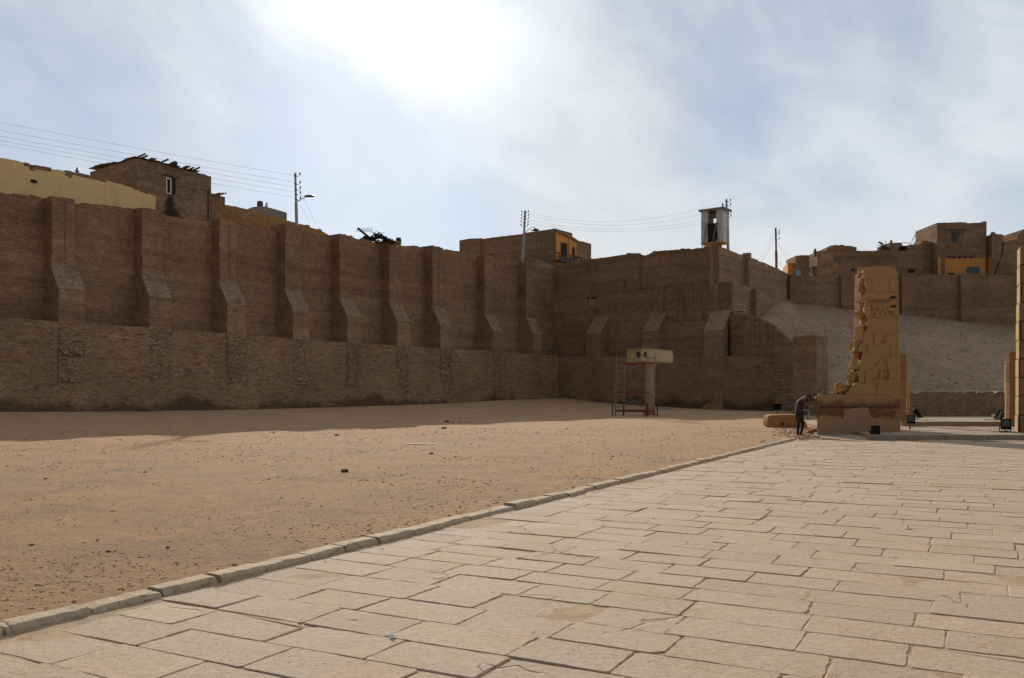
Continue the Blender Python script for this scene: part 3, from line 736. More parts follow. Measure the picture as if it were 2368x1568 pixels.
# stones lying on the slope read as one mass
mb = MB()
def slope_z(px, Y): return hz(px, Y) + .25 * nz((px - CX) * Y / F * .16, Y * .16)
for k in range(260):
    px = rnd.uniform(1915, 2345); Y = rnd.uniform(74, 103); r = rnd.uniform(.03, .09) * rnd.uniform(.7, 1.3)
    mb.rock(((px - CX) * Y / F, Y, slope_z(px, Y) + .02), (r * 1.5, r, r * .8), k * 1.3 + 3)
tag(mb.build('slope_rubble', M['hill']), 'loose grey stones strewn over the rubble slope behind the pillar', 'rubble', kind='stuff')

# dirt and brickbats on the ledges
mb = MB()
for k in range(520):
    s = rnd.uniform(-8, 58); o = UO + .2 + abs(rnd.gauss(0, .55))
    if o > -.25: continue
    r = rnd.uniform(.04, .13); mb.rock(FL.pt(s, o, base_top(s) + .02), (r * 1.3, r, r), k * .9)
for k in range(200):
    s = rnd.uniform(.5, 25); o = BU + .3 + abs(rnd.gauss(0, .6))
    if o > -.2: continue
    r = rnd.uniform(.04, .14); mb.rock(FB.pt(s, o, table(bt2, s) + .02), (r * 1.3, r, r), k * .7 + 9)
tag(mb.build('ledge_rubble', M['debris']), 'dark dirt and brickbats lying along the ledges on the stone bases', 'rubble', kind='stuff')

# two pale slabs on the ruined wall
t = thing('stone_slab', 'pale stone slab resting on a short block on top of the ruined sloping wall', 'stone', FB.pt(21.5, -1.4, 9.5))
s, z = FB.px(1708, 722, -1.4)
part(MB().fbox(FB, s - .62, s + .62, -1.9, -1.1, z + .05, z + .22), 'slab', M['rockpale'], t, ang=FB.ang, bevel=.05)
part(MB().fbox(FB, s - .45, s - .05, -1.7, -1.2, z - .35, z + .05), 'block', M['rockpale'], t, ang=FB.ang, bevel=.08)

# ------------------------------------------------------------------ houses above the long wall
Z0 = 12.0
def pane(parent, fr, s0, s1, z0, z1, o=0.0, frame=None, panem=None, fw=.07, bars=0, lintel=None, name='window', mull=False):
    mbf = MB()
    for a, b, c, d in ((s0, s1, z1 - fw, z1), (s0, s1, z0, z0 + fw), (s0, s0 + fw, z0 + fw, z1 - fw), (s1 - fw, s1, z0 + fw, z1 - fw)):
        mbf.fbox(fr, a, b, o - .08, o + .05, c, d)
    if mull: mbf.fbox(fr, (s0 + s1) / 2 - fw * .4, (s0 + s1) / 2 + fw * .4, o - .08, o + .045, z0 + fw, z1 - fw)
    w = mbf.build(name, frame, parent, ang=fr.ang)
    part(MB().fbox(fr, s0 + fw * .5, s1 - fw * .5, o - .10, o + .015, z0 + fw * .5, z1 - fw * .5), 'pane', panem, w, ang=fr.ang)
    if bars:
        m = MB()
        for k in range(bars): 
            s = lerp(s0 + fw, s1 - fw, (k + .5) / bars); m.fbox(fr, s - .025, s + .025, o + .02, o + .05, z0 + fw, z1 - fw)
        part(m, 'bars', M['teal'], w, ang=fr.ang)
    if lintel: part(MB().fbox(fr, s0 - .35, s1 + .35, o - .08, o + .04, z1 + .03, z1 + .2), 'lintel', lintel, w, ang=fr.ang)
    return w

# yellow house
yo = -7.0
ty = [FL.px(x, y, yo) for x, y in [(-300, 310), (0, 365), (40, 372), (80, 385), (130, 392), (180, 402), (225, 412), (270, 424), (320, 438), (352, 447), (357, 452)]]
t = thing('plastered_house', 'yellow plastered house front rising behind the left end of the long wall', 'house', FL.pt(ty[-1][0], yo, Z0))
part(ragged(MB(), FL, ty[0][0], FL.px(359.5, 460, yo)[0], yo - 6, yo, Z0, lambda s: table(ty, s), ds=.5, amp=.12, q=.05, seed=21, jit=.015), 'wall', M['yellow'], t, ang=FL.ang)
mb = MB()
for a, b, h in [(55, 80, .28), (80, 118, .16), (150, 165, .3), (165, 245, .14), (310, 360, .12)]:
    sa, za = FL.px(a, 0, yo)[0], 0; sb = FL.px(b, 0, yo)[0]
    n = max(2, int((sb - sa) / .4))
    mb = MB()
    for k in range(n):
        s0 = lerp(sa, sb, k / n); s1 = lerp(sa, sb, (k + 1) / n)
        mb.fbox(FL, s0, s1 + .01, yo - .4, yo + .012, table(ty, (s0 + s1) / 2) - h * rnd.uniform(.6, 1.4), table(ty, (s0 + s1) / 2) + .04 + rnd.uniform(0, .06))
    part(mb, 'bare_brick_edge', M['brick_house'], t, ang=FL.ang)
s, z = FL.px(78, 727 - 300, yo)
part(MB().rock(FL.pt(s, yo + .02, FL.px(78, 420, yo)[1]), (.22, .22, .16), 3), 'hole', M['jet'], t)  # dark lump drawn as the shaded inside of a hole
s = FL.px(178, 395, yo - 3)[0]
tt = thing('roof_post', 'short dark post standing on the roof behind the yellow house front', 'post', FL.pt(s, yo - 3, table(ty, s)))
part(MB().tube([FL.pt(s, yo - 3, 17.0), FL.pt(s, yo - 3, FL.px(178, 388, yo - 3)[1])], .07), 'post', M['dark_wood'], tt)
part(MB().fbox(FL, s - .14, s + .14, yo - 3.1, yo - 2.9, FL.px(178, 397, yo - 3)[1], FL.px(178, 395, yo - 3)[1]), 'crosspiece', M['dark_wood'], tt, ang=FL.ang)

# brown two storey house with fallen roof
ho = -11.0
sc, _ = FL.px(316, 400, ho); s1_, _ = FL.px(488, 400, ho)
th = [FL.px(x, y, ho) for x, y in [(316, 364), (340, 372), (370, 378), (400, 386), (430, 394), (460, 400), (487, 408)]]
t = thing('brick_house', 'dark brown brick house with a broken pole roof and one white framed window', 'house', FL.pt(sc, ho, Z0))
cs_, cz_ = FL.px(393, 470, ho)
M['brick_soot'] = mat_brick('sooty house brick', (.235, .150, .095), (.34, .225, .145), (.07, .045, .028), bw=.3, rh=.14, rough_amt=.35, soot=(FL.pt(cs_, ho, 0).to_2d().dot(D1), cz_))
part(ragged(MB(), FL, sc, s1_, ho - 7.5, ho, Z0, lambda s: table(th, s), ds=.5, amp=.25, seed=22), 'wall', M['brick_soot'], t, ang=FL.ang)
F6 = Fr(FL.pt(sc, ho, 0).to_2d(), -D2, -D1)
tl = [(0, th[0][1] - .05), (3, th[0][1] - .1), (6, th[0][1] + .1), (8.05, th[0][1] + .1)]
wz = FL.px(383.5, 447.8, ho); wz1 = FL.px(395.5, 413.4, ho)
pane(t, FL, wz[0], wz1[0], wz[1], wz1[1], ho, M['white_paint'], M['inner_shade'], fw=.09)
so = FL.px(406, 420, ho)[0]
part(MB().fbox(FL, wz1[0] + .003, so, ho - .2, ho + .012, wz[1] + .05, wz1[1] + .1), 'shutter_gap', M['inner_shade'], t, ang=FL.ang)  # dark sheet painting the shade in the rest of the opening
part(MB().fbox(FL, wz[0] - .3, so + .35, ho - .2, ho + .03, wz1[1] + .12, wz1[1] + .32), 'lintel', M['dark_wood'], t, ang=FL.ang)
s = FL.px(481, 450, ho)[0]
part(MB().fbox(FL, s - .06, s + .06, ho, ho + .1, Z0, FL.px(481, 440, ho)[1]), 'drain_post', M['dark_wood'], t, ang=FL.ang)
m = MB()
for x in (322, 330, 345, 352, 375, 392, 398, 402, 425, 430, 440, 448):
    s, _ = FL.px(x, 380, ho); z = table(th, s) + rnd.uniform(.06, .14); L = rnd.uniform(.2, .75)
    m.tube([FL.pt(s, ho - 2.5, z - .15), FL.pt(s + .12, ho + L, z + .12 + L * .12)], .075, 6)
part(m, 'roof_pole', M['palm'], t)
m = MB()
for k in range(9):
    s = sc + .4 + k * .62; m.box(FL.pt(s, ho - .9, table(th, s) + .07 + .04 * (k % 3)), (1.0, 2.0, .035), FL.ang + rnd.uniform(-.2, .2), None)
for k in range(7):
    q = F6.pt(1.0 + k * 1.0, -.5, table(tl, 1.0 + k) + .12 + rnd.uniform(0, .1)); m.box(q, (1.25, 1.2, .04), F6.ang + rnd.uniform(-.15, .15))
part(m, 'roof_mat', M['palm'], t)
# its lower lean-to
to = [FL.px(x, y, ho - 1) for x, y in [(487, 446), (500, 450), (520, 456)]]
t = thing('lean_to', 'low brown brick lean-to against the right end of the two storey brick house', 'shed', FL.pt(to[0][0], ho - 1, Z0))
part(ragged(MB(), FL, to[0][0] + .1, to[-1][0], ho - 5, ho - 1, Z0, lambda s: table(to, s), seed=23, amp=.3), 'wall', M['brick_house'], t, ang=FL.ang)
m = MB()
for x in (500, 508, 515):
    s, z = FL.px(x, 450, ho - 1); m.tube([FL.pt(s, ho - 3, z), FL.pt(s + .1, ho - .6, z + .1)], .05, 6)
part(m, 'roof_pole', M['palm'], t)

# ochre washed yard wall
pa, pb_ = P(519, 470, 80), P(763, 545, 94.6); d = (pb_ - pa).to_2d(); Lw = d.length; FO = Fr(pa.to_2d(), d, Vector((d.y, -d.x)))
tw = [FO.px(x, y, 0) for x, y in [(519, 473), (560, 481), (600, 492), (650, 506), (700, 520), (730, 530), (752, 538), (762, 546)]]
t = thing('yard_wall', 'brick yard wall with patchy ochre wash behind the long wall, below the grey roof', 'wall', FO.pt(0, 0, Z0))
part(ragged(MB(), FO, 0, Lw, -.5, 0, Z0, lambda s: table(tw, s), amp=.4, seed=24), 'courses', M['brick_orange'], t, ang=FO.ang)
for x in (713, 742):
    s, z = FO.px(x, 0, 0)[0], 0
    tt = thing('sandbag', 'small pale bundle lying on the ochre yard wall near %s' % ('the lamp post' if x == 713 else 'its far end'), 'bundle', FO.pt(s, -.25, table(tw, s)))
    part(MB().rock(FO.pt(s, -.25, table(tw, s) + .08), (.35, .2, .16), x), 'bundle', M['cloth_grey'], tt, smooth=True)
# grey cement house behind
GY = 96
t = thing('cement_house', 'grey cement roof edge behind the ochre yard wall, with a stub chimney on top', 'house', P(620, 500, GY))
m = MB(); m.extrude([P(x, y, GY) for x, y in [(560, 489), (583, 479), (605, 477), (625, 481), (640, 485), (663, 492), (663, 700), (560, 700)]], (-2.0, 7, 0))
part(m, 'wall', M['concrete'], t)
part(MB().lathe([(.32, 0), (.34, .3), (.33, .75), (.25, .8)], P(598, 478, GY) + Vector((0, .5, -.1)), 12), 'chimney', M['dark_wood'], t, smooth=True)
c = P(615, 473, GY) + Vector((0, .6, 0))
t = thing('satellite_dish', 'white satellite dish seen nearly edge on beside the stub chimney', 'dish', c - Vector((0, 0, .4)))
part(MB().lathe([(.02, 0), (.25, .05), (.42, .13), (.42, .15), (.25, .07), (.02, .02)], c, 20, Matrix.Rotation(R(-75), 3, 'Y')), 'dish', M['white_paint'], t, smooth=True)
part(MB().tube([c - Vector((0, 0, .55)), c], .03, 6), 'stem', M['iron'], t)

# heap of broken palm roofing on the wall
t = thing('debris_heap', 'dark heap of broken palm roofing, sticks and wire mesh on top of the long wall', 'debris', P(870, 560, 80))
m = MB()
def heap_h(x): return table([(822, 2), (834, 10), (846, 16), (852, 6), (858, 14), (868, 27), (880, 24), (893, 12), (906, 5), (916, 1)], x)
for k in range(150):
    x = rnd.uniform(826, 912); y = 563 - heap_h(x) * rnd.random() ** .6
    Mx = Matrix.Rotation(rnd.uniform(-.6, .6), 3, 'Y') @ Matrix.Rotation(rnd.uniform(0, 3), 3, 'Z') @ Matrix.Rotation(rnd.uniform(-.4, .4), 3, 'X')
    m.box(P(x, y, 80 + rnd.uniform(-.6, .6)), (rnd.uniform(.15, .6), rnd.uniform(.08, .25), rnd.uniform(.04, .14)), M=Mx)
part(m, 'rubble', M['jet'], t)
m = MB()
m.bar(P(827, 528, 80), P(862, 556, 80), .16, .2)
for k in range(70):
    x = rnd.uniform(822, 920); y = 563 - heap_h(x) * rnd.random() * 1.1
    m.tube([P(x, y, 80 + rnd.uniform(-.5, .5)), P(x + rnd.uniform(-12, 12), y + rnd.uniform(-6, 4), 80 + rnd.uniform(-.5, .5))], .02, 4)
part(m, 'stick', M['jet'], t)
m = MB()
for k in range(9): m.tube([P(826 + k * 4.2, 528 + .15 * k, 80.2), P(822 + k * 4.6, 537, 80)], .012, 4)
for k in range(4): m.tube([P(824, 529 + k * 2.4, 80.1), P(862, 527 + k * 2.6, 80.2)], .012, 4)
part(m, 'wire_mesh', M['iron'], t)
t = thing('wooden_crate', 'small dark broken crate on the long wall to the right of the palm heap', 'crate', P(924, 562, 86))
part(MB().box(P(921, 556, 86), (.42, .4, .5), .3).box(P(927, 559, 86), (.06, .4, .4), .1), 'box', M['jet'], t)

# ------------------------------------------------------------------ house with the balcony behind the inner corner
cx0 = P(1283, 560, 108); FH = Fr(cx0.to_2d(), D1, N1); FG = Fr(cx0.to_2d(), -D2, -D1)
t = thing('balcony_house', 'brown brick house with an orange plastered side and a dark wooden balcony', 'house', (cx0.x, cx0.y, Z0))
tg = [FG.px(x, y, 0) for x, y in [(1283, 527), (1262, 534), (1250, 537), (1220, 540), (1180, 544), (1140, 549), (1112, 553)]]; 
part(ragged(MB(), FG, .05, tg[-1][0], -4, 0, Z0, lambda s: table(tg, s), amp=.25, seed=31), 'wall', M['brick_grey'], t, ang=FG.ang)
tx = [FG.px(x, y, .2) for x, y in [(1111, 549), (1108, 551), (1085, 552), (1062, 556)]]
part(ragged(MB(), FG, tx[0][0], tx[-1][0], -3, .2, Z0, lambda s: table(tx, s), amp=.3, seed=32), 'wall', M['brick_grey'], t, ang=FG.ang)
tf = [FH.px(x, y, 0) for x, y in [(1283, 528), (1300, 535), (1316, 543), (1331, 552), (1331.5, 555), (1345, 558), (1366, 564)]]
sE = FH.px(1366.5, 560, 0)[0]; sF = FH.px(1331, 560, 0)[0]
part(ragged(MB(), FH, .02, sE, -5, 0, Z0, lambda s: table(tf, s), amp=.15, seed=33), 'wall', M['brick_grey'], t, ang=FH.ang)
fz = lambda x, y, o=.0: FH.px(x, y, o)
part(ragged(MB(), FH, .04, sF, -.1, .09, Z0, lambda s: table(tf, s) - .32, amp=0, level=True, seed=34, jit=.004), 'facade', M['orange'], t, ang=FH.ang)
m = MB()
for a, b in ((0.02, .45), (sF * .60, sF * .60 + .45)):
    n = 1; m.fbox(FH, a, b, .05, .17, Z0, table(tf, (a + b) / 2) - .45)
part(m, 'pilaster', M['orange'], t, ang=FH.ang)
m = MB(); n = 8
for k in range(n):
    a, b = lerp(0, sF, k / n), lerp(0, sF, (k + 1) / n); m.hexa([FH.pt(a, .3, table(tf, a) - .45), FH.pt(b, .3, table(tf, b) - .45), FH.pt(b, -.1, table(tf, b) - .45), FH.pt(a, -.1, table(tf, a) - .45),
        FH.pt(a, .3, table(tf, a) - .2), FH.pt(b, .3, table(tf, b) - .2), FH.pt(b, -.1, table(tf, b) - .2), FH.pt(a, -.1, table(tf, a) - .2)])
part(m, 'cornice', M['mudcap'], t, ang=FH.ang)
xf = lambda cx: (1750 + cx / 3.136) / 1.7304
yf = lambda cy: (780 + cy / 3.136) / 1.7304
zb_ = FH.px(xf(1545), yf(840), .1)[1]
for a, b, c_, nm in ((1545, 1622, 592, 'balcony_door'), (1690, 1720, 652, 'balcony_door')):
    sa, za = fz(xf(a), yf(c_), .1); sb, _ = fz(xf(b), yf(c_), .1)
    pane(t, FH, sa, sb, zb_, za, .1, M['dark_wood'], M['inner_shade'], fw=.09, name=nm)
sa = fz(xf(1530), 0, 1.0)[0]; sb = fz(xf(1810), 0, 1.0)[0]; zr = fz(xf(1530), yf(728), 1.0)[1]; 
m = MB(); m.fbox(FH, sa, sb, .17, 1.0, zb_ - .15, zb_ + .0)
bal = m.build('balcony', M['dark_wood'], t, ang=FH.ang)
m = MB()
for k in range(5):
    s = lerp(sa + .05, sb - .05, k / 4); m.fbox(FH, s - .06, s + .06, .88, 1.0, zb_, zr)
m.fbox(FH, sa, sb, .9, .98, zr, zr + .1).fbox(FH, sa, sb, .9, .98, zb_ + .42, zb_ + .5)
m.fbox(FH, sa, sa + .1, .18, .9, zr, zr + .1).fbox(FH, sb - .1, sb, .18, .9, zr, zr + .1)
m.fbox(FH, sa + .02, sb - .5, .92, .96, zb_, zb_ + .42)
part(m, 'railing', M['dark_wood'], bal, ang=FH.ang)
# low gabled outhouse in front
t = thing('outhouse', 'low brown mud outhouse with a sloping roof in front of the balcony house', 'shed', P(1170, 600, 105))
FS = Fr(P(1200, 600, 105.2).to_2d(), -D2, -D1)
tz = [FS.px(x, y, 0) for x, y in [(1243, 606), (1215, 594), (1190, 588), (1170, 584), (1150, 582), (1143, 584)]]
part(ragged(MB(), FS, tz[0][0], tz[-1][0], -2.5, 0, Z0, lambda s: table(tz, s), amp=.15, seed=35), 'wall', M['brick_grey'], t, ang=FS.ang)
pq = FS.px(1141, 586, .1); 
part(MB().bar(P(1100, 604, 105), P(1141, 586, 105), .9, .08), 'roof_sheet', M['mudcap'], t)

# ------------------------------------------------------------------ houses above the far wall
c7 = lambda x, y: ((3050 + x / 2.264) / 1.7304, (850 + y / 2.264) / 1.7304)
def front(Y): return Fr((0, Y), (1, 0), (0, -1))
def fx(px, Y): return (px - CX) * Y / F
def tops(pts, Y): return [(fx(c7(x, y)[0], Y), P(0, c7(x, y)[1], Y).z) for x, y in pts]
def Zc(y, Y): return P(0, c7(0, y)[1], Y).z
def Xc(x, Y): return fx(c7(x, 0)[0], Y)
# small orange house
Y = 116; f_ = front(Y)
t = thing('plastered_house', 'small bright orange plastered house left of the long brown house', 'house', (Xc(228, Y), Y, Z0))
m = MB(); m.hexa([Vector((Xc(228, Y), Y, Z0)), Vector((Xc(298, Y), Y, Z0)), Vector((Xc(298, Y) + .5, Y + 5, Z0)), Vector((Xc(182, Y + 5), Y + 5, Z0)),
                  Vector((Xc(228, Y), Y, Zc(458, Y))), Vector((Xc(298, Y), Y, Zc(456, Y))), Vector((Xc(298, Y) + .5, Y + 5, Zc(456, Y))), Vector((Xc(182, Y + 5), Y + 5, Zc(456, Y)))])
part(m, 'wall', M['orange'], t)
part(MB().fbox(f_, Xc(278, Y), Xc(300, Y), -.1, .05, Z0, Zc(452, Y)), 'corner_strip', M['ochre_dull'], t)
t = thing('aerial', 'thin television aerial on the small orange house', 'aerial', (Xc(205, Y), Y + 2, Zc(456, Y)))
part(MB().tube([(Xc(205, Y), Y + 2, Zc(470, Y)), (Xc(205, Y), Y + 2, Zc(430, Y))], .02, 5).tube([(Xc(192, Y), Y + 2, Zc(434, Y)), (Xc(218, Y), Y + 2, Zc(432, Y))], .015, 5), 'mast', M['iron'], t)
Y = 115.2; f_ = front(Y)
t = thing('brick_house', 'narrow grey brown house with a turquoise door between the orange and long brown houses', 'house', (Xc(360, Y), Y, Z0))
tz = tops([(300, 392), (360, 388), (422, 390)], Y)
part(ragged(MB(), f_, tz[0][0], tz[-1][0], -4, 0, Z0, lambda s: table(tz, s), amp=.25, seed=41), 'wall', M['brick_grey'], t)
part(MB().fbox(f_, Xc(303, Y), Xc(346, Y), -.05, .06, Z0, Zc(522, Y)), 'door', M['turquoise'], t)
# long brown house
Y = 113.6; f_ = front(Y)
t = thing('brick_house', 'long low brown brick house with a crumbling stepped roofline above the far wall', 'house', (Xc(1000, Y), Y, Z0))
tz = tops([(500, 352), (560, 350), (582, 343), (590, 322), (628, 312), (634, 294), (665, 294), (690, 298), (705, 282), (735, 300), (800, 303), (838, 312), (860, 340), (872, 350), (1000, 348), (1100, 340), (1148, 342), (1240, 350), (1330, 345), (1440, 280), (1530, 262)], Y)
part(ragged(MB(), f_, tz[0][0], tz[-1][0], -5, 0, Z0, lambda s: table(tz, s), amp=.35, seed=42), 'wall', M['brick_grey'], t)
side = Fr((tz[0][0], Y), Vector((Xc(350, Y + 9) - Xc(500, Y), 9)), Vector((-9, Xc(350, Y + 9) - Xc(500, Y))))
Ls = math.hypot(Xc(350, Y + 9) - Xc(500, Y), 9)
zz = [(0, Zc(354, Y)), (Ls * .5, Zc(420, Y + 4.5)), (Ls, Zc(490, Y + 9))]
part(ragged(MB(), side, .02, Ls, -2, .0, Z0, lambda s: table(zz, s), amp=.2, seed=43), 'side_wall', M['brick_pale'], t, ang=side.ang)  # sunlight on this side put into its paler brick colour
m = MB()
for k in range(8):
    s = lerp(.6, Ls * .75, k / 7); z = lerp(Zc(492, Y), Zc(555, Y + 6), k / 7); part(MB().tube([side.pt(s, -.1, z), side.pt(s - .1, .55, z + .05)], .06, 6), 'beam_end', M['dark_wood'], t)
part(MB().fbox(f_, Xc(535, Y), Xc(680, Y), -.05, .03, Z0, Zc(462, Y)), 'plaster_panel', M['ochre_dull'], t)
pane(t, f_, Xc(632, Y), Xc(668, Y), Zc(556, Y), Zc(516, Y), .03, M['dark_wood'], M['brick_pale'], fw=.06)
pane(t, f_, Xc(800, Y), Xc(838, Y), Zc(532, Y), Zc(510, Y), 0, M['dark_wood'], M['inner_shade'], fw=.06)
pane(t, f_, Xc(1316, Y), Xc(1380, Y), Z0 + .3, Zc(512, Y), 0, M['dark_wood'], M['inner_shade'], fw=.1, name='door')
t = thing('roof_post', 'short forked post on the left corner of the long brown house', 'post', (Xc(488, Y), Y + .5, Zc(355, Y)))
part(MB().box((Xc(488, Y), Y + .5, Zc(362, Y)), (.22, .22, 1.1)).box((Xc(488, Y), Y + .5, Zc(352, Y)), (.5, .2, .14)), 'post', M['dark_wood'], t)
# roof shelter
t = thing('roof_shelter', 'open roof shelter of brick stubs and dry palm ribs on the long brown house', 'shelter', (Xc(1230, Y), Y + 1, Zc(345, Y)))
for a, b, y in ((1150, 1236, 275), (1332, 1440, 290), (1440, 1500, 255)):
    part(ragged(MB(), f_, Xc(a, Y), Xc(b, Y), -2.2, -.02, Zc(380, Y), lambda s, y=y: Zc(y, Y), ds=.3, amp=.5, seed=a), 'brick_stub', M['brick_grey'], t)
part(MB().fbox(f_, Xc(1110, Y), Xc(1440, Y), -2.4, -1.2, Zc(350, Y), Zc(292, Y)), 'shade_block', M['inner_shade'], t)  # dark block painting the shade under the shelter
m = MB()
for k in range(26):
    a = Vector((Xc(1130 + rnd.uniform(0, 40), Y), Y + rnd.uniform(-.2, 1.5), Zc(rnd.uniform(285, 345), Y)))
    m.tube([a, Vector((Xc(rnd.uniform(1035, 1100), Y), Y + rnd.uniform(-.8, .5), Zc(rnd.uniform(255, 345), Y)))], .035, 5)
part(m, 'palm_roof', M['palm'], t); m = MB()
for x0, y0, x1, y1 in ((1370, 258, 1402, 198), (1390, 270, 1412, 254), (1240, 292, 1340, 300), (1290, 268, 1380, 272)): m.tube([(Xc(x0, Y), Y + .6, Zc(y0, Y)), (Xc(x1, Y), Y + .6, Zc(y1, Y))], .045, 5)
part(m, 'roof_stick', M['palm'], t)
part(MB().fbox(f_, Xc(1184, Y), Xc(1197, Y), -1.0, -.7, Zc(280, Y), Zc(243, Y)), 'post', M['dark_wood'], t)
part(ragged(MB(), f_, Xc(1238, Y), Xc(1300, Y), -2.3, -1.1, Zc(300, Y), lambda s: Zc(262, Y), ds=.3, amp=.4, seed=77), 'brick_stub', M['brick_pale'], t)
# tower house
Y = 112.2; f_ = front(Y)
t = thing('tower_house', 'tall square grey brown brick house with an orange painted lower band and teal windows', 'house', (Xc(1800, Y), Y, Z0))
tz = tops([(1580, 95), (1700, 92), (1820, 88), (1870, 98), (1885, 100), (1900, 95), (1985, 92), (1992, 80), (2030, 82)], Y)
part(ragged(MB(), f_, tz[0][0], tz[-1][0], -6, 0, Z0, lambda s: table(tz, s), amp=.2, seed=51), 'wall', M['brick_grey'], t)
pA = Vector((Xc(1580, Y), Y)); pB = Vector((Xc(1455, Y + 6), Y + 6)); dv = pB - pA; side = Fr(pA, dv, Vector((-dv.y, dv.x))); Ls = dv.length
zz = [(0, Zc(96, Y)), (Ls * .6, Zc(140, Y + 3.6)), (Ls, Zc(185, Y + 6))]
part(ragged(MB(), side, .02, Ls, -1, 0, Z0, lambda s: table(zz, s), amp=.25, seed=52), 'side_wall', M['brick_grey'], t, ang=side.ang)
part(ragged(MB(), f_, Xc(1588, Y), Xc(2018, Y), -.1, .06, Z0, lambda s: Zc(418, Y) + .04 * nz(s * 2, 1), level=True, jit=.004, seed=53), 'painted_band', M['orange'], t)
pane(t, f_, Xc(1705, Y), Xc(1820, Y), Zc(272, Y), Zc(166, Y), 0, M['teal'], M['glass_dark'], fw=.13, mull=True, lintel=M['dark_wood'])
pane(t, f_, Xc(1845, Y), Xc(1962, Y), Zc(572, Y), Zc(494, Y), .06, M['teal'], M['teal'], fw=.1, bars=6)
pane(t, f_, Xc(1675, Y), Xc(1738, Y), Z0 + .2, Zc(550, Y), .06, M['dark_wood'], M['inner_shade'], fw=.06)
for x in (1690, 1735, 1785, 1833, 1885):
    part(MB().tube([(Xc(x, Y), Y + .3, Zc(402, Y)), (Xc(x, Y), Y - .18, Zc(404, Y))], .16, 7), 'beam_end', M['dark_wood'], t)
m = MB()                                             # faded handwriting on the orange band, kept as strokes
for k in range(12):
    x = 1800 + k * 12.5; m.tube([(Xc(x, Y), Y - .063, Zc(465 - 3 * (k % 2), Y)), (Xc(x + 5, Y), Y - .063, Zc(458 + 4 * (k % 3), Y)), (Xc(x + 9, Y), Y - .063, Zc(464, Y))], .022, 4)
part(m, 'faded_writing', M['ochre_dull'], t)
# right hand house
Y = 111.4; f_ = front(Y)
t = thing('brick_house', 'brown brick house with a long crack at the far right above the far wall', 'house', (Xc(2200, Y), Y, Z0))
tz = tops([(2078, 205), (2095, 195), (2180, 200), (2181, 262), (2195, 266), (2240, 255), (2310, 246), (2313, 205), (2325, 190), (2350, 172), (2368, 150), (2500, 140)], Y)
part(ragged(MB(), f_, tz[0][0], tz[-1][0], -5, 0, Z0, lambda s: table(tz, s), ds=.3, amp=.2, seed=61), 'wall', M['brick_grey'], t)
pA = Vector((Xc(2078, Y), Y)); pB = Vector((Xc(2036, Y + 1.0), Y + 1.0)); dv = pB - pA; side = Fr(pA, dv, Vector((-dv.y, dv.x)))
part(ragged(MB(), side, .0, dv.length, -1, 0, Z0, lambda s: Zc(lerp(205, 236, s / dv.length), Y), ds=.3, amp=.2, seed=62), 'side_wall', M['brick_grey'], t, ang=side.ang)
part(ragged(MB(), side, .02, dv.length - .02, -.1, .05, Z0, lambda s: Zc(lerp(388, 412, s / dv.length), Y), level=True, jit=.003, seed=63), 'painted_side', M['orange'], t, ang=side.ang)
part(MB().rock((Xc(2103, Y), Y + .4, Zc(192, Y)), (.35, .3, .3), 4), 'chimney_stub', M['brick_grey'], t)
m = MB(); cr = [(2182, 270), (2176, 320), (2178, 345), (2165, 372), (2160, 410), (2145, 440), (2135, 480), (2118, 510), (2105, 560)]
for a, b in zip(cr, cr[1:]): m.bar((Xc(a[0], Y), Y + .02, Zc(a[1], Y)), (Xc(b[0], Y), Y + .02, Zc(b[1], Y)), .12, .1)
part(m, 'crack', M['inner_shade'], t)

# ------------------------------------------------------------------ white booth on the corner
cb = lambda x, y: ((2750 + x / 6.535) / 1.7304, (780 + y / 6.535) / 1.7304)
YB = 93.5
pc = P(cb(922, 0)[0], 0, YB); FW = Fr(pc.to_2d(), -D2, -D1)      # s runs left along the front from the near corner; o > 0 out of the front
zB = P(0, cb(0, 1205)[1], YB).z; zT = P(0, cb(0, 365)[1], YB).z
def sx(x, o=0.0): return FW.px(cb(x, 0)[0], 0, o)[0]
sL = sx(355); dp = 1.7; th = .16
o1, o2 = sx(752), sx(532)
t = thing('guard_booth', 'white flaking guard booth raised on a post over the wall corner', 'booth', FW.pt(sL / 2, -dp / 2, 16.5))
front_m = MB().fbox(FW, 0, o1, -th, 0, zB, zT).fbox(FW, o2, sL, -th, 0, zB, zT)
part(front_m, 'front_wall', M['whitewash'], t, ang=FW.ang)
part(MB().fbox(FW, 0, th, -dp, -th - .002, zB, zT).fbox(FW, sL - th, sL, -dp, -th - .002, zB, zT), 'side_wall', M['whitewash'], t, ang=FW.ang)
zw0 = zB + (zT - zB) * .60; zw1 = zB + (zT - zB) * .83; wa, wb = sx(752, -dp), sx(684, -dp)
m = MB().fbox(FW, th + .002, sL - th - .002, -dp, -dp + th, zB, zw0).fbox(FW, th + .002, sL - th - .002, -dp, -dp + th, zw1, zT)
m.fbox(FW, th + .002, wa - .3, -dp, -dp + th, zw0, zw1).fbox(FW, wb, sL - th - .002, -dp, -dp + th, zw0, zw1)
part(m, 'rear_wall', M['whitewash'], t, ang=FW.ang)
part(MB().fbox(FW, -.02, sL + .02, -dp - .02, .02, zB - .14, zB - .002), 'floor', M['ochre_dull'], t, ang=FW.ang)
part(MB().fbox(FW, -.22, sL + .22, -dp - .25, .25, zT + .002, zT + .2), 'roof', M['concrete'], t, ang=FW.ang, bevel=.03)
m = MB(); za = zB + .12; zc = zB + (zT - zB) * .61; prev = None; vs = []; n = 14
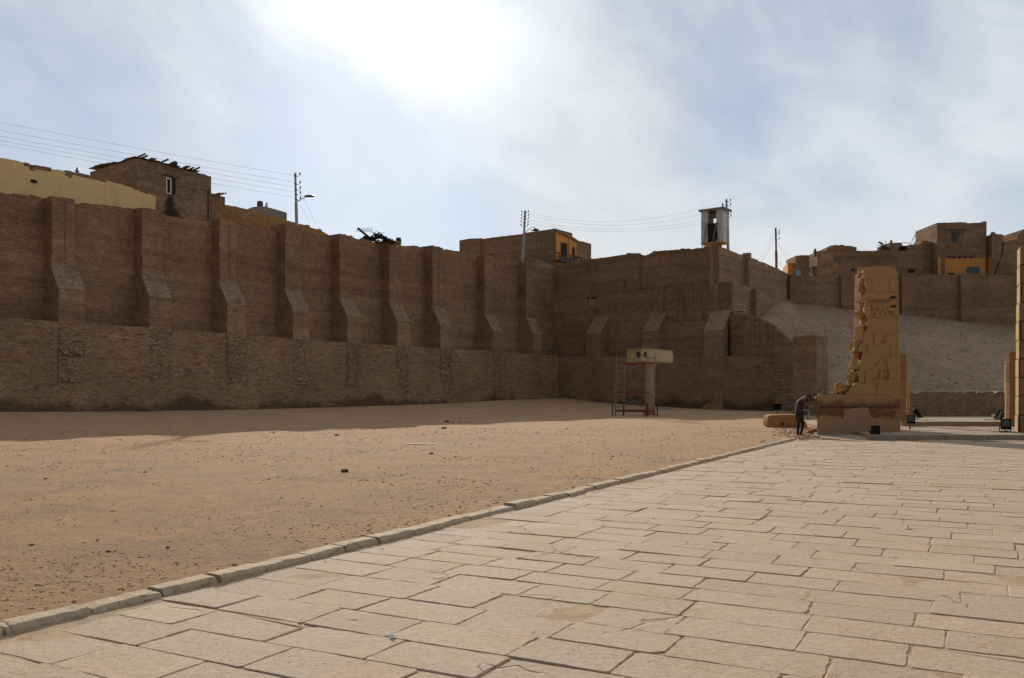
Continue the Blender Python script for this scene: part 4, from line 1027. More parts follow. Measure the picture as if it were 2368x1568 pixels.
for k in range(n + 1):
    s = lerp(o1 - .05 , o2 + .02, k / n)
    for j in range(9):
        z = lerp(za, zc - .1 * math.sin(k * .5) ** 2, j / 8); vs.append(FW.pt(s - .18 * (1 - j / 8) * (1 - k / n), .06 + .035 * math.sin(k * 1.7) + .03 * nz(k * .5, j * .4), z))
fs = [(k * 9 + j, (k + 1) * 9 + j, (k + 1) * 9 + j + 1, k * 9 + j + 1) for k in range(n) for j in range(8)]
cl = m.add(vs, fs).build('hanging_cloth', M['jet'], t, smooth=True); sm = cl.modifiers.new('thick', 'SOLIDIFY'); sm.thickness = .02
part(MB().fbox(FW, sx(830, -.6), sx(625, -.6), -1.3, -.5, 15.5, zB - .142), 'support_post', M['brick_side'], t, ang=FW.ang)
def bp(x, y, o): 
    s, z = FW.px(*cb(x, y), o); return FW.pt(s, o, z)
for a, b in (((502, 745), (380, 1385)), ((500, 760), (428, 1395)), ((755, 740), (640, 1310)), ((540, 1100), (488, 1360)), ((772, 1100), (735, 1290))):
    part(MB().tube([bp(*a, .12), bp(*b, .6)], .045, 6), 'strut', M['galv'], t)
part(MB().tube([bp(500, 750, .02), bp(525, 765, .3)], .05, 6), 'bracket', M['iron'], t)
part(MB().tube([bp(755, 735, .02), bp(805, 745, .3)], .05, 6), 'bracket', M['iron'], t)
part(MB().tube([FW.pt(.1, -.2, zT + .2), FW.pt(.1, -.2, zT + .62)], .09, 8), 'roof_stub', M['concrete'], t)

# ------------------------------------------------------------------ poles, lamps, wires
def pole(label, xt, yt, xb, yb, Y, r0, r1, mat, arms, lamp=None, both=False):
    a, b = P(xb, yb, Y), P(xt, yt, Y); base = a + (a - b) * .6
    base.z = min(base.z, Z0 + .1) if base.z > Z0 else base.z
    k = (base.z - b.z) / (a.z - b.z); base = b + (a - b) * k
    t = thing('utility_pole', label, 'pole', base)
    mid = lerp(b, a, .55)
    part(MB().tube([base, mid], r0, 10).tube([mid, b], r1, 10), 'shaft', mat, t, smooth=False)
    for y in arms:
        c = P(xt + (xb - xt) * (y - yt) / (yb - yt), y, Y)
        for sg in ((1, -1) if both else (1,)):
            e = c + Vector((.42 * sg, -.1, 0))
            br = part(MB().tube([c, c + Vector((.25 * sg, -.1, -.06)), e + Vector((0, 0, .0)), e + Vector((0, 0, .1))], .022, 5), 'bracket', M['iron'], t)
            part(MB().lathe([(.03, 0), (.075, .03), (.05, .09), (.08, .14), (.045, .2), (.02, .22)], e + Vector((0, 0, .06)), 8), 'insulator', M['lamp'], br)
        part(MB().lathe([(r1 + .02, -.04), (r1 + .02, .04)], c, 10), 'band', M['iron'], t)
    return t
p1 = pole('grey utility pole with a street lamp behind the long wall left of the palm heap', 682.5, 400, 686, 527, 75, .135, .095, M['pole'], (407, 426, 434 + 5, 450, 462))
xa = lambda x, y: ((1000 + x / 3.643) / 1.7304, (650 + y / 3.643) / 1.7304)
arm = part(MB().tube([P(*xa(688, 572), 75), P(*xa(760, 530), 74.9), P(*xa(830, 496), 74.8)], .035, 6), 'lamp_arm', M['pole'], p1)
m = MB(); c = P(*xa(864, 494), 74.8); m.rock(c, (.46, .2, .13), 1, .05); part(m, 'lamp_head', M['lamp'], arm, smooth=True)
p2 = pole('grey utility pole with a curved street lamp in front of the balcony house', 1214, 487, 1208, 606, 104, .17, .12, M['pole'], (492, 500, 507, 515.5, 523), both=True)
xb = lambda x, y: (xf(x), yf(y))
arm = part(MB().tube([P(*xb(1092, 482), 103.9), P(*xb(1130, 440), 103.9), P(*xb(1175, 415), 103.9), P(*xb(1215, 408), 103.9), P(*xb(1224, 415), 103.9), P(*xb(1225, 432), 103.9)], .04, 6), 'lamp_arm', M['pole'], p2)
part(MB().lathe([(.05, .22), (.12, .18), (.5, .02), (.52, -.03), (.3, -.1), (.05, -.12)], P(*xb(1225, 440), 103.9), 16), 'lamp_head', M['lamp'], arm, smooth=True)
p3 = pole('grey utility pole standing against the right side of the white booth', 1679, 461, 1683, 578, 94.6, .16, .11, M['pole'], (466, 476, 494, 502))
p4 = pole('thin rust brown utility pole on the skyline right of the white booth', 1793, 527, 1795, 625, 112, .17, .12, M['rust'], (537, 543, 553.5))

def wire(pts, label, group, r=.013, name='power_line'):
    return tag(MB().tube(pts, r, 5).build(name, M['wire']), label, 'wire', group)
def sag(a, b, dz, n=14): return [a.lerp(b, k / n) + Vector((0, 0, -dz * 4 * (k / n) * (1 - k / n))) for k in range(n + 1)]
WL = ['uppermost', 'second from the top', 'middle', 'second from the bottom', 'lowest']
for k, (y0, y1) in enumerate(((290.2, 406.5), (308.4, 421.5), (322, 432.5), (332, 444), (340.5, 457))):
    b = P(682, y1, 75); a0 = P(0, y0, 66); d = a0 - b; a = b + d * 1.9; a.z += .9
    wire(sag(a, b, .25), 'thin overhead wire, %s of the five crossing above the yellow house' % WL[k], 'overhead wires above the left houses', .009)
WR = ['uppermost', 'second', 'third', 'lowest']
for k, (q0, q1) in enumerate((((1150, 228), (1674, 467)), ((1165, 265), (1676, 482)), ((1148, 315), (1678, 496)), ((1145, 350), (1680, 505)))):
    a = P(*xb(*q0), 104); b = P(*q1, 94.5)
    wire(sag(a, b, 1.55 - .1 * k, 20), 'thin sagging wire, %s of four between the balcony house pole and the booth' % WR[k], 'sagging wires to the booth', .008)
c6 = lambda x, y: ((2650 + x / 3.266) / 1.7304, (760 + y / 3.266) / 1.7304)
for k, (a, b) in enumerate((((1448, 555), (1235, 935)), ((1452, 595), (1275, 950)), ((1458, 640), (1290, 960)))):
    wire(sag(P(*c6(*a), 112), P(*c6(*b), 108), .25), 'slack wire dropping left from the rust brown pole, %s of three' % ('leftmost', 'middle one', 'rightmost')[k], 'wires from the rust brown pole', .012)
wire([P(*c6(1490, 660), 112), P(*c6(1640, 945), 115)], 'faint wire dropping right from the rust brown pole to the orange house', 'wires to the orange house', .009)
wire([P(*c6(1490, 672), 112), P(*c6(1722, 945), 116)], 'longer faint wire dropping right from the rust brown pole to the narrow brick house', 'wires to the orange house', .009)
wire([P(*xa(715, 385), 75), P(*xa(960, 900), 90)], 'long stay wire slanting down right from the lamp pole by the palm heap', 'stay wires of the lamp pole', .010)
wire([P(*xa(735, 625), 75), P(*xa(862, 865), 88)], 'short stay wire slanting down right below the lamp of the long wall pole', 'stay wires of the lamp pole', .010)

# ------------------------------------------------------------------ sandstone pillar
YP = 34.6
q2 = lambda x, y: ((3200 + x / 4.356) / 1.7304, (1040 + y / 4.356) / 1.7304)
q3 = lambda x, y: ((3200 + x / 3.92) / 1.7304, (1380 + y / 3.92) / 1.7304)
Ledge = [q2(*p) for p in [(1098, 128), (1110, 260), (1130, 320), (1120, 400), (1150, 460), (1150, 570), (1120, 600), (1125, 700), (1135, 780), (1115, 850), (1115, 900), (1150, 960), (1165, 1010), (1170, 1230), (1115, 1280), (1110, 1400), (1065, 1482)]] + \
        [q3(*p) for p in [(965, 60), (982, 110), (970, 170), (955, 230), (950, 290), (935, 330), (940, 400), (908, 430), (915, 500), (925, 598), (810, 640), (785, 690), (740, 740), (720, 788)]]
Bedge = [q2(*p) for p in [(1040, 186), (1000, 212), (1005, 260), (1060, 400), (1050, 470), (1080, 560), (1110, 620), (1040, 660), (1018, 690), (1025, 740), (1060, 790), (1060, 830), (1025, 860), (1018, 920), (1045, 1010), (1045, 1080), (1035, 1200), (1010, 1270), (975, 1300), (985, 1400), (985, 1480)]] + \
        [q3(*p) for p in [(868, 20), (848, 90), (855, 170), (838, 220), (845, 310), (860, 400), (800, 430), (782, 470), (800, 540), (800, 620), (565, 632), (570, 700), (570, 788)]]
def cut(edge, y0, y1):
    pts = sorted(edge, key=lambda p: p[1]); tb = [(p[1], p[0]) for p in pts]
    return [(table(tb, y0), y0)] + [p for p in pts if y0 + .6 < p[1] < y1 - .6] + [(table(tb, y1), y1)]
cy = [q2(0, y)[1] for y in (128, 320, 555, 790, 1010, 1235)] + [q3(0, y)[1] for y in (-4, 175, 395, 600, 782)]
def rx(y): return lerp(2070.0, 2075.5, (y - 615) / 390)
def blockpoly(pts, Y, rough=True):
    out = []
    for a, b in zip(pts, pts[1:] + pts[:1]):
        A_, B_ = P(*a, Y), P(*b, Y); L = (B_ - A_).length; n = max(1, int(L / .16)) if rough else 1
        for k in range(n):
            p = A_.lerp(B_, k / n); out.append(p)
    return out
plc = P(1985, 1003, YP)
t = thing('sandstone_pillar', 'tall broken sandstone pillar with worn carvings on a wide plinth beside the man', 'ruin', (plc.x, YP, .05))
g = .05
for i, (y0, y1) in enumerate(zip(cy, cy[1:])):
    L = cut(Ledge, y0 + g, y1 - g); Rr = [(rx(y1), y1 - g), (rx(y0), y0 + g)]
    if i == 0: L = L; Rr = [(rx(y1), y1 - g), (2076.5, y0 + 14), (2068, y0 + 1), (2050, y0 - 2.5), (2020, y0 - 1.5)]
    m = MB(); m.extrude(blockpoly(L + Rr, YP + rnd.uniform(-.012, .012)), (.36, .85, 0))
    for v in m.v:
        w = .02 * nz(v.x * 2.3, v.z * 2.3, i); v.y += w if v.y < YP + .3 else 0
        v.x += .03 * nz(v.z * 5, v.y * 2, i) if v.x < P(rx(y0) - 15, y0, YP).x else 0
    c = part(m, 'stone_course', M['stone'], t, bevel=.012)
    Lb = cut(Bedge, max(y0, Bedge[0][1]) + g, y1 - g)
    m = MB(); m.extrude([P(*p, YP + 1.1) for p in Lb] + [P(rx(y1) - 9, y1 - g, YP + 1.1), P(rx(y0) - 9, max(y0, Bedge[0][1]) + g, YP + 1.1)], (.3, .75, 0))
    m2 = MB(); 
    def chunk(px, yy, Yc, a):
        Mx = Matrix.Rotation(rnd.uniform(-.2, .2), 3, 'Y') @ Matrix.Rotation(rnd.uniform(-.4, .4), 3, 'Z') @ Matrix.Rotation(rnd.uniform(-.15, .15), 3, 'X')
        k0 = len(m2.v); m2.box(P(px, yy, Yc), (a * rnd.uniform(.8, 1.4), a * rnd.uniform(1, 1.6), a * rnd.uniform(.6, 1.3)), M=Mx)
        for v in m2.v[k0:]: v += Vector((rnd.uniform(-.2, .2), rnd.uniform(-.2, .2), rnd.uniform(-.15, .15))) * a
    for q in range(4):
        yy = rnd.uniform(max(y0, Bedge[0][1]) + 3, y1 - 3); xe = table([(p[1], p[0]) for p in Lb], yy); chunk(xe + rnd.uniform(6, 13), yy, YP + rnd.uniform(.75, 1.1), rnd.uniform(.2, .4))
    for q in range(2):
        yy = rnd.uniform(y0 + 3, y1 - 3); xe = table([(p[1], p[0]) for p in L], yy); chunk(xe + rnd.uniform(4, 8), yy, YP + rnd.uniform(.25, .5), rnd.uniform(.14, .24))
    m.add(m2.v, m2.f)
    part(m, 'broken_core', M['stone_br'], t, bevel=.04)
    # the narrow dressed right side
    part(MB().hexa([P(rx(y1) + .4, y1 - g, YP + .03), P(rx(y1) + 6.2, y1 - g, YP + .05), P(rx(y1) + 6.2, y1 - g, YP + .05) + Vector((.15, 1.7, 0)), P(rx(y1) + .4, y1 - g, YP + .03) + Vector((0, 1.7, 0)),
                    P(rx(y0) + .4, y0 + g + (12 if i == 0 else 0), YP + .03), P(rx(y0) + 6.2, y0 + g + (15 if i == 0 else 0), YP + .05), P(rx(y0) + 6.2, y0 + g + (15 if i == 0 else 0), YP + .05) + Vector((.15, 1.7, 0)), P(rx(y0) + .4, y0 + g + (12 if i == 0 else 0), YP + .03) + Vector((0, 1.7, 0))]),
         'side_block', M['stone'], t, bevel=.02)
    # inner core so that joints are not see-through
part(MB().extrude([P(*p, YP + .12) for p in [(2012, 622), (2010, 800), (2000, 860), (1990, 896), (2069, 896), (2066, 622)]], (0, 1.6, 0)), 'joint_fill', M['stone_shade'], t)
# vertical joints, sockets and worn relief, dark raised pieces with the shade of the cuts in their colour
m = MB()
def line(a, b, w=.02, Y=YP - .012): m.bar(P(*a, Y), P(*b, Y), w, .02)
for a, b in (((1245, 330), (1258, 555)), ((1565, 330), (1560, 545)), ((1248, 800), (1258, 1005)), ((1292, 1250), (1288, 1470))): line(q2(*a), q2(*b))
for a, b in (((1015, 398), (1015, 598)), ((1215, 620), (1215, 765)), ((1160, 622), (1220, 622)), ((1050, 0), (1048, 150)), ((1410, 20), (1425, 170))): line(q3(*a), q3(*b), .016)
part(m, 'joint', M['stone_shade'], t)
m = MB()
for x, y, h in ((1280, 850, 60), (1330, 855, 40), (1445, 880, 70), (1490, 950, 60), (1305, 950, 65), (1595, 925, 70), (1525, 845, 60), (1560, 920, 40), (1365, 850, 90), (1400, 940, 80), (1640, 940, 60)):
    line(q2(x, y - h / 2), q2(x + rnd.uniform(-12, 12), y + h / 2), .035 if h < 75 else .018)
for k in range(11): x = 1190 + k * 38; line(q2(x, 680), q2(x + rnd.uniform(-3, 3), 755), .014)
part(m, 'glyph', M['stone_shade'], t)
m = MB()
for pl in ([(1185, 340), (1255, 225), (1300, 215)], [(1310, 230), (1320, 290)], [(1355, 230), (1365, 360), (1370, 390)], [(1245, 400), (1205, 520), (1130, 550)], [(1270, 400), (1235, 540)], [(1330, 400), (1340, 530), (1300, 545)], [(1370, 400), (1375, 545)], [(1390, 400), (1392, 545)]):
    for a, b in zip(pl, pl[1:]): line(q3(*a), q3(*b), .02)
for pl in ([(1400, 1460), (1450, 1370), (1520, 1290)], [(1470, 1390), (1450, 1450)], [(1500, 1370), (1490, 1450)]):
    for a, b in zip(pl, pl[1:]): line(q2(*a), q2(*b), .018)
part(m, 'relief_figure', M['stone_shade'], t)
m = MB()
for x, y in ((1625, 660), (1630, 815)): m.rock(P(*q2(x, y), YP - .0), (.13, .03, .07), x)
part(m, 'socket', M['jet'], t)
# plinth: two courses
yj = q3(0, 980)[1]; yb = 1003.5; yt = q3(0, 786)[1]
Lp = [q3(*p) for p in [(285, 788), (262, 812), (265, 970), (268, 978)]]
m = MB(); m.extrude(blockpoly(Lp + [(rx(yj) + 5.8, yj - .2), (rx(yt) + 5.8, yt)], YP - .03), (.62, 1.7, 0)); part(m, 'plinth_course', M['stone_w'], t, bevel=.05)
Lp = [q3(*p) for p in [(262, 984), (252, 1000), (256, 1150), (274, 1180), (270, 1400)]]
m = MB(); m.extrude(blockpoly(Lp + [(rx(yb) + 6.5, yb + 3), (rx(yj) + 6, yj + .2)], YP - .04), (.62, 1.7, 0)); part(m, 'plinth_course', M['stone_w'], t, bevel=.05)
m = MB(); pl = [q3(*p) for p in [(274, 1172), (480, 1170), (680, 1164), (690, 1080), (700, 1015), (800, 1003), (900, 990), (1000, 978), (1078, 992), (1085, 1050), (1120, 1120), (1200, 1192), (1290, 1228), (1350, 1290), (1390, 1350), (1412, 1404), (272, 1404)]]
m.extrude(blockpoly(pl, YP - .085), (0, .08, 0)); 
for v in m.v: v.y += .012 * nz(v.x * 3, v.z * 3, 2)
part(m, 'plaster_patch', M['plaster_pink'], t, bevel=.02)
m = MB(); fo = [(1886, 1002.5), (1945, 1003), (2010, 1003), (2012, 1018), (1960, 1016.5), (1905, 1011)]
zA = .1
m.add([Vector((P(1888, 0, YP).x - .05, YP + .2, .13)), Vector((P(2084, 0, YP).x, YP + .2, .13)), Vector((P(2012, 0, 31.5).x + .05, 31.35, .12)), Vector((P(2010, 0, 31.3).x - .02, 31.2, .0)), Vector((P(1958, 0, 32).x, 31.9, -.01)), Vector((P(1908, 0, 33).x, 33.0, -.01)), Vector((P(1887, 0, 34).x, 34.2, .0))],
      [(0, 1, 2, 3, 4, 5, 6)])
part(m, 'footing', M['mortar_grey'], t, recalc=False)

# fallen block, wedge, gravel by the kerb end
pp = lambda x, y: ((3050 + x / 6.817) / 1.7304, (1550 + y / 6.817) / 1.7304)
t = thing('stone_beam', 'reddish fallen stone beam lying on the sand behind the man', 'stone', P(1815, 988, 42))
m = MB(); zg_ = zs(13, 42) - .02
pts = [pp(*p) for p in [(150, 800), (185, 765), (260, 755), (900, 742), (1140, 742), (1150, 1000), (1140, 1090), (220, 1095), (150, 1040), (140, 930)]]
m.extrude(blockpoly(pts, 42), (0, .8, 0))
for v in m.v: v += Vector((.03 * nz(v.z * 4, v.y * 3, 1), .04 * nz(v.x * 2, v.z * 3, 2), .025 * nz(v.x * 2, v.y * 3, 3)))
part(m, 'block', M['beam'], t, bevel=.035)
part(MB().tube([P(*pp(548, 990), 41.99), P(*pp(548, 990), 41.9)], .06, 10), 'drill_hole', M['jet'], t)  # dark plug painting the shade in the bore
t = thing('stone_wedge', 'pale triangular stone propped at the right end of the fallen beam', 'stone', P(1860, 990, 41))
m = MB(); m.extrude([P(*pp(*p), 41.2) for p in [(1120, 905), (1185, 920), (1260, 1150), (1090, 1165)]], (0, .5, 0)); part(m, 'block', M['stone_br'], t, bevel=.04)
mb = MB()
for k in range(520):
    px = rnd.uniform(1785, 1893); yy = rnd.uniform(989, 1012)
    if px < 1838 and yy > 1013 - (1838 - px) * .13: continue
    if rnd.random() > sstep(1780, 1830, px) + .15: continue
    Yg = F * (H - .06) / (yy - HY); x = (px - CX) * Yg / F; r = rnd.uniform(.015, .05)
    if px > 1880 and Yg > 34.2: continue
    if abs(x - P(1846, 0, 34.2).x) < .3 and abs(Yg - 34.2) < .35: continue
    mb.rock((x, Yg, zs_n(x, Yg) if (Vector((x, Yg)) - KA).dot(KN) > 0 else .02), (r * 1.3, r, r * .7), k * .37)
tag(mb.build('gravel', M['gravel']), 'reddish gravel and chips around the feet of the man', 'gravel', kind='stuff')
for k, (px, yy, s) in enumerate(((1881, 1003, .16), (1886, 1000, .13))):
    Yg = F * H / (yy - HY) * .98; x = (px - CX) * Yg / F
    tag(MB().rock((x, Yg, .06), (s * 1.6, s, s), k + 5).build('stone', M['rockmid']), ('larger', 'smaller')[k] + ' reddish stone lying against the left foot of the plinth', 'stone')

# ------------------------------------------------------------------ platform, steps, jambs and temple wall on the right
YS = 31.35; zp = .19
XL = P(2012, 0, YS).x
mb = MB()
x = XL
while x < 34:
    L = rnd.uniform(1.3, 1.9) if x > XL + .5 else 1.3
    mb.hexa([Vector((x + .01, YS, -.1)), Vector((x + L - .01, YS, -.1)), Vector((x + L - .01, YS + .45, -.1)), Vector((x + .01, YS + .45, -.1)),
             Vector((x + .01, YS + .02, zp + rnd.uniform(-.01, .01))), Vector((x + L - .01, YS + .02, zp + rnd.uniform(-.01, .01))), Vector((x + L - .01, YS + .45, zp)), Vector((x + .01, YS + .45, zp))]); x += L
tag(mb.build('platform_kerb', M['step'], bevel=.02), kind='structure')
mb = MB(); xr0 = P(2084, 0, 36).x
yy = YS + .46
while yy < 40:
    w = rnd.uniform(.5, .7); x = XL + .9 + (yy - YS) * .42
    while x < 36:
        L = rnd.uniform(.8, 1.3); z = zp - .01 + rnd.gauss(0, .006)
        mb.hexa([Vector((x + .012, yy + .01, -.05)), Vector((x + L, yy + .01, -.05)), Vector((x + L, yy + w - .01, -.05)), Vector((x + .012, yy + w - .01, -.05)),
                 Vector((x + .012, yy + .01, z)), Vector((x + L, yy + .01, z + rnd.gauss(0, .004))), Vector((x + L, yy + w - .01, z)), Vector((x + .012, yy + w - .01, z))]); x += L
    yy += w
mb.tint = [min(1, max(0, rnd.gauss(.5, .2))) for _ in mb.f]
tag(mb.build('platform_paving', M['step'], bevel=.008, seg=1), kind='structure')
mb = MB(); mb.hexa([Vector(p) for p in ((XL + .3, YS + .4, -.1), (40, YS + .4, -.1), (40, 50.4, -.1), (XL + 3, 50.4, -.1), (XL + .3, YS + .4, zp - .03), (40, YS + .4, zp - .03), (40, 50.4, zp - .03), (XL + 3, 50.4, zp - .03))])
tag(mb.build('platform_earth', M['bed']), kind='structure')
mb = MB(); x = P(2086, 0, 40).x
while x < 34:
    L = rnd.uniform(1.6, 2.6); mb.hexa([Vector((x + .01, 40.1, 0)), Vector((x + L, 40.1, 0)), Vector((x + L, 50.3, 0)), Vector((x + .01, 50.3, 0)), Vector((x + .01, 40.1, .39)), Vector((x + L, 40.1, .39)), Vector((x + L, 50.3, .39)), Vector((x + .01, 50.3, .39))]); x += L
tag(mb.build('upper_step', M['step'], bevel=.02), kind='structure')
# door jambs
def jamb(label, parts_, cat='pillar', name='door_jamb'):
    t = thing(name, label, cat, parts_[0][0])
    for (c, fp, z0, z1, mat, nm) in parts_:
        m = MB(); n = max(1, int((z1 - z0) / .62))
        for k in range(n):
            a, b = lerp(z0, z1, k / n) + .004, lerp(z0, z1, (k + 1) / n) - .004
            j = [Vector((p[0] + rnd.gauss(0, .006), p[1] + rnd.gauss(0, .006), 0)) for p in fp]
            m.hexa([p + Vector((0, 0, a)) for p in j] + [p + Vector((0, 0, b)) for p in j])
        part(m, nm, mat, t, bevel=.015)
    return t
def fp(xa, Ya, xb_, Yb, T): # footprint from two front corners, thickness T
    a = P(xa, 0, Ya); b = P(xb_, 0, Yb); return [(a.x, a.y), (b.x, b.y), (b.x + .05, b.y + T), (a.x, a.y + T)]
zj = lambda y, Y: P(0, y, Y).z
jamb('dark shaded sandstone door jamb just right of the tall pillar', [(P(2090, 985, 40.3), fp(2080, 40.3, 2095.5, 40.3, .9), .15, zj(818, 40.3), M['stone_shade'], 'stone_courses')])  # shadow on its face put into the darker stone
jamb('pale low stump of a screen wall behind the dark door jamb', [(P(2100, 970, 43), fp(2096, 43, 2103, 43, 1.2), .2, zj(884, 43), M['stone_lit'], 'stone_courses'), (P(2107, 965, 45.5), fp(2102.5, 45.5, 2111, 45.5, .8), .3, zj(907, 45.5), M['stone_shade'], 'stone_courses')], 'ruin', 'wall_stump')
a, b = P(2334, 0, 39.5), P(2375, 0, 39.5)
jamb('shaded sandstone door jamb with a lit left edge next to the temple wall on the right', [
    (P(2345, 983, 39.5), [(a.x, a.y), (b.x, b.y), (b.x, b.y + .32), (a.x, a.y + .32)], .15, zj(814, 39.5), M['stone_shade'], 'stone_courses'),
    (P(2330, 983, 40), [(P(2326, 0, 40.4).x, 40.4), (P(2334, 0, 40.0).x - .02, 40.0), (P(2334, 0, 40.0).x + .1, 40.6), (P(2326, 0, 40.4).x + .05, 40.6)], .15, zj(835, 40), M['stone_lit'], 'lit_edge')])  # lit edge and shaded front both painted by stone colour
# temple wall end at the right border
A_, B_, C_ = P(2349, 0, 34.6), P(2361, 0, 33.5), P(2660, 0, 33.5)
t = thing('temple_wall', 'sandstone temple wall end with a lit side, cut off by the right edge of the picture', 'ruin', (B_.x, B_.y, zp))
zt = P(0, 568, 33.5).z; n = 10; m = MB(); m2 = MB()
for k in range(n):
    a, b = lerp(.1, zt, k / n) + .006, lerp(.1, zt, (k + 1) / n) - .006; s = lerp(.06, -.04, k / n); j = rnd.gauss(0, .01)
    f1 = [(A_.x - s + j, A_.y), (B_.x - .02 - s + j, B_.y + .1), (B_.x + .5 - s, B_.y + .4), (A_.x + .5, A_.y + .1)]
    m.hexa([Vector((p[0], p[1], a)) for p in f1] + [Vector((p[0], p[1], b)) for p in f1])
    f2 = [(B_.x + .0 - s + rnd.gauss(0, .02), B_.y + .02 + rnd.gauss(0, .015)), (C_.x, C_.y), (C_.x, C_.y + 1.6), (B_.x + 1.2, B_.y + 1.6)]
    m2.hexa([Vector((p[0], p[1], a)) for p in f2] + [Vector((p[0], p[1], b)) for p in f2])
part(m, 'lit_edge', M['stone_lit'], t, bevel=.035); part(m2, 'stone_courses', M['stone_shade'], t, bevel=.05)  # left face painted as lit, front as shaded

# timbers on the paving
t = thing('timber', 'pale squared timber lying along the foot of the stone step', 'timber', P(2184, 1022, 30.6))
part(MB().bar(P(2128, 1021.5, 30.6), P(2241, 1022.5, 30.4), .13, .12), 'beam', M['timber'], t, bevel=.01)
t = thing('timber', 'dark thin timber lying right of the pale one along the step', 'timber', P(2300, 1023, 30.4))
part(MB().bar(P(2243, 1023.5, 30.5), P(2460, 1026, 30.2), .1, .13), 'beam', M['dark_wood'], t, bevel=.01)
t = thing('timber', 'short curved ochre board lying left of the pale timber', 'timber', P(2100, 1020, 30.8))
m = MB(); pts = [P(2080, 1020.5, 30.9), P(2096, 1019, 30.8), P(2112, 1019.2, 30.75), P(2126, 1021, 30.7)]
for a, b in zip(pts, pts[1:]): m.bar(a, b, .16, .06)
part(m, 'board', M['ochre_dull'], t)

# ------------------------------------------------------------------ floodlights
def floodlight(label, c, w, h, yaw, pitch, foot=.25, mat=M['black'], lens=True):
    """c: centre of the housing; yaw turns it about z, pitch tips the face up"""
    t = thing('floodlight', label, 'floodlight', (c.x, c.y, c.z - h / 2 - foot), 'floodlights around the ruins')
    Mx = Matrix.Rotation(yaw, 3, 'Z') @ Matrix.Rotation(pitch, 3, 'X')
    q = lambda x, y, z: c + Mx @ Vector((x, y, z))
    d = .16
    m = MB(); m.hexa([q(-w / 2, -d / 2, -h / 2), q(w / 2, -d / 2, -h / 2), q(w * .36, d / 2, -h * .36), q(-w * .36, d / 2, -h * .36), q(-w / 2, -d / 2, h / 2), q(w / 2, -d / 2, h / 2), q(w * .36, d / 2, h * .36), q(-w * .36, d / 2, h * .36)])
    part(m, 'housing', mat, t, bevel=.012)
    m = MB()
    for a in ((0, 0, h / 2 - .02, w, .04), (0, 0, -h / 2 + .02, w, .04)): m.box(q(0, -d / 2 - .012, a[2]), (w + .02, .025, .04), M=Mx)
    for s in (-1, 1): m.box(q(s * (w / 2 - .02), -d / 2 - .0125, 0), (.04, .025, h - .08), M=Mx)
    part(m, 'bezel', mat, t)
    if lens: part(MB().box(q(0, -d / 2 - .004, h * .08), (w - .08, .012, h * .62), M=Mx), 'lens', M['lens'], t)
    m = MB(); 
    for s in (-1, 1): m.bar(q(s * (w / 2 + .015), 0, 0), Vector((q(s * (w / 2 + .015), 0, 0).x, q(s * (w / 2 + .015), 0, 0).y, c.z - h / 2 - .06)), .02, .05)
    b = q(-w / 2 - .015, 0, 0); e = q(w / 2 + .015, 0, 0); m.bar((b.x, b.y, c.z - h / 2 - .07), (e.x, e.y, c.z - h / 2 - .07), .03, .04)
    part(m, 'yoke', M['iron'], t)
    part(MB().tube([(c.x, c.y, c.z - h / 2 - foot), (c.x, c.y, c.z - h / 2 - .05)], .035, 8), 'stand', M['rust'], t)
    return t
floodlight('black floodlight facing the camera on the step in front of the sandstone plinth', P(2021, 995, 31.6) , .33, .33, R(4), R(-6), .04, lens=False)
floodlight('black floodlight with a visible glass on the platform beside the dark door jamb', P(2103.5, 970, 36.5), .34, .36, R(-3), R(-4), .32)
floodlight('black floodlight seen from the side tilted up, behind the one beside the dark door jamb', P(2119, 957, 43), .4, .55, R(75), R(-35), .25, lens=False)
floodlight('black floodlight with a visible glass on a short post by the temple wall', P(2323, 981, 33.8), .38, .42, R(-5), R(-4), .28)
floodlight('dark floodlight seen from the side near the lit jamb edge at the right', P(2313, 960, 42), .4, .55, R(-80), R(-35), .25, lens=False)
floodlight('dark green large floodlight on a stand at the foot of the stone pier', P(1796, 939, 69), .66, .46, R(12), R(20), .42, lens=False)
t = thing('stone_slab', 'small pale stone slab lying near the side-on floodlight at the right', 'stone', P(2296, 970, 43))
part(MB().box(P(2293, 971.5, 43), (.55, .5, .12), .3).box(P(2308, 962, 44), (.5, .4, .14), .1), 'slab', M['rockpale'], t, bevel=.02)
wire([Vector((P(2323, 0, 33.8).x, 33.8, .24)), Vector((P(2330, 0, 33.6).x, 33.6, .22)), Vector((P(2338, 0, 33.3).x, 33.2, .215)), Vector((P(2350, 0, 33).x, 33.0, .21))], 'black cable running from the floodlight post to the temple wall', None, .02, 'cable')
pts = [P(2105, 1003, 35), P(2090, 1003, 34), P(2082, 1008, 32.4), P(2086, 1016, 31.3), P(2070, 1019.5, 30.9), P(2030, 1018.5, 31.0), P(2016, 1012, 31.3)]
wire(pts, 'black cable looping over the step between two floodlights', None, .015, 'cable')

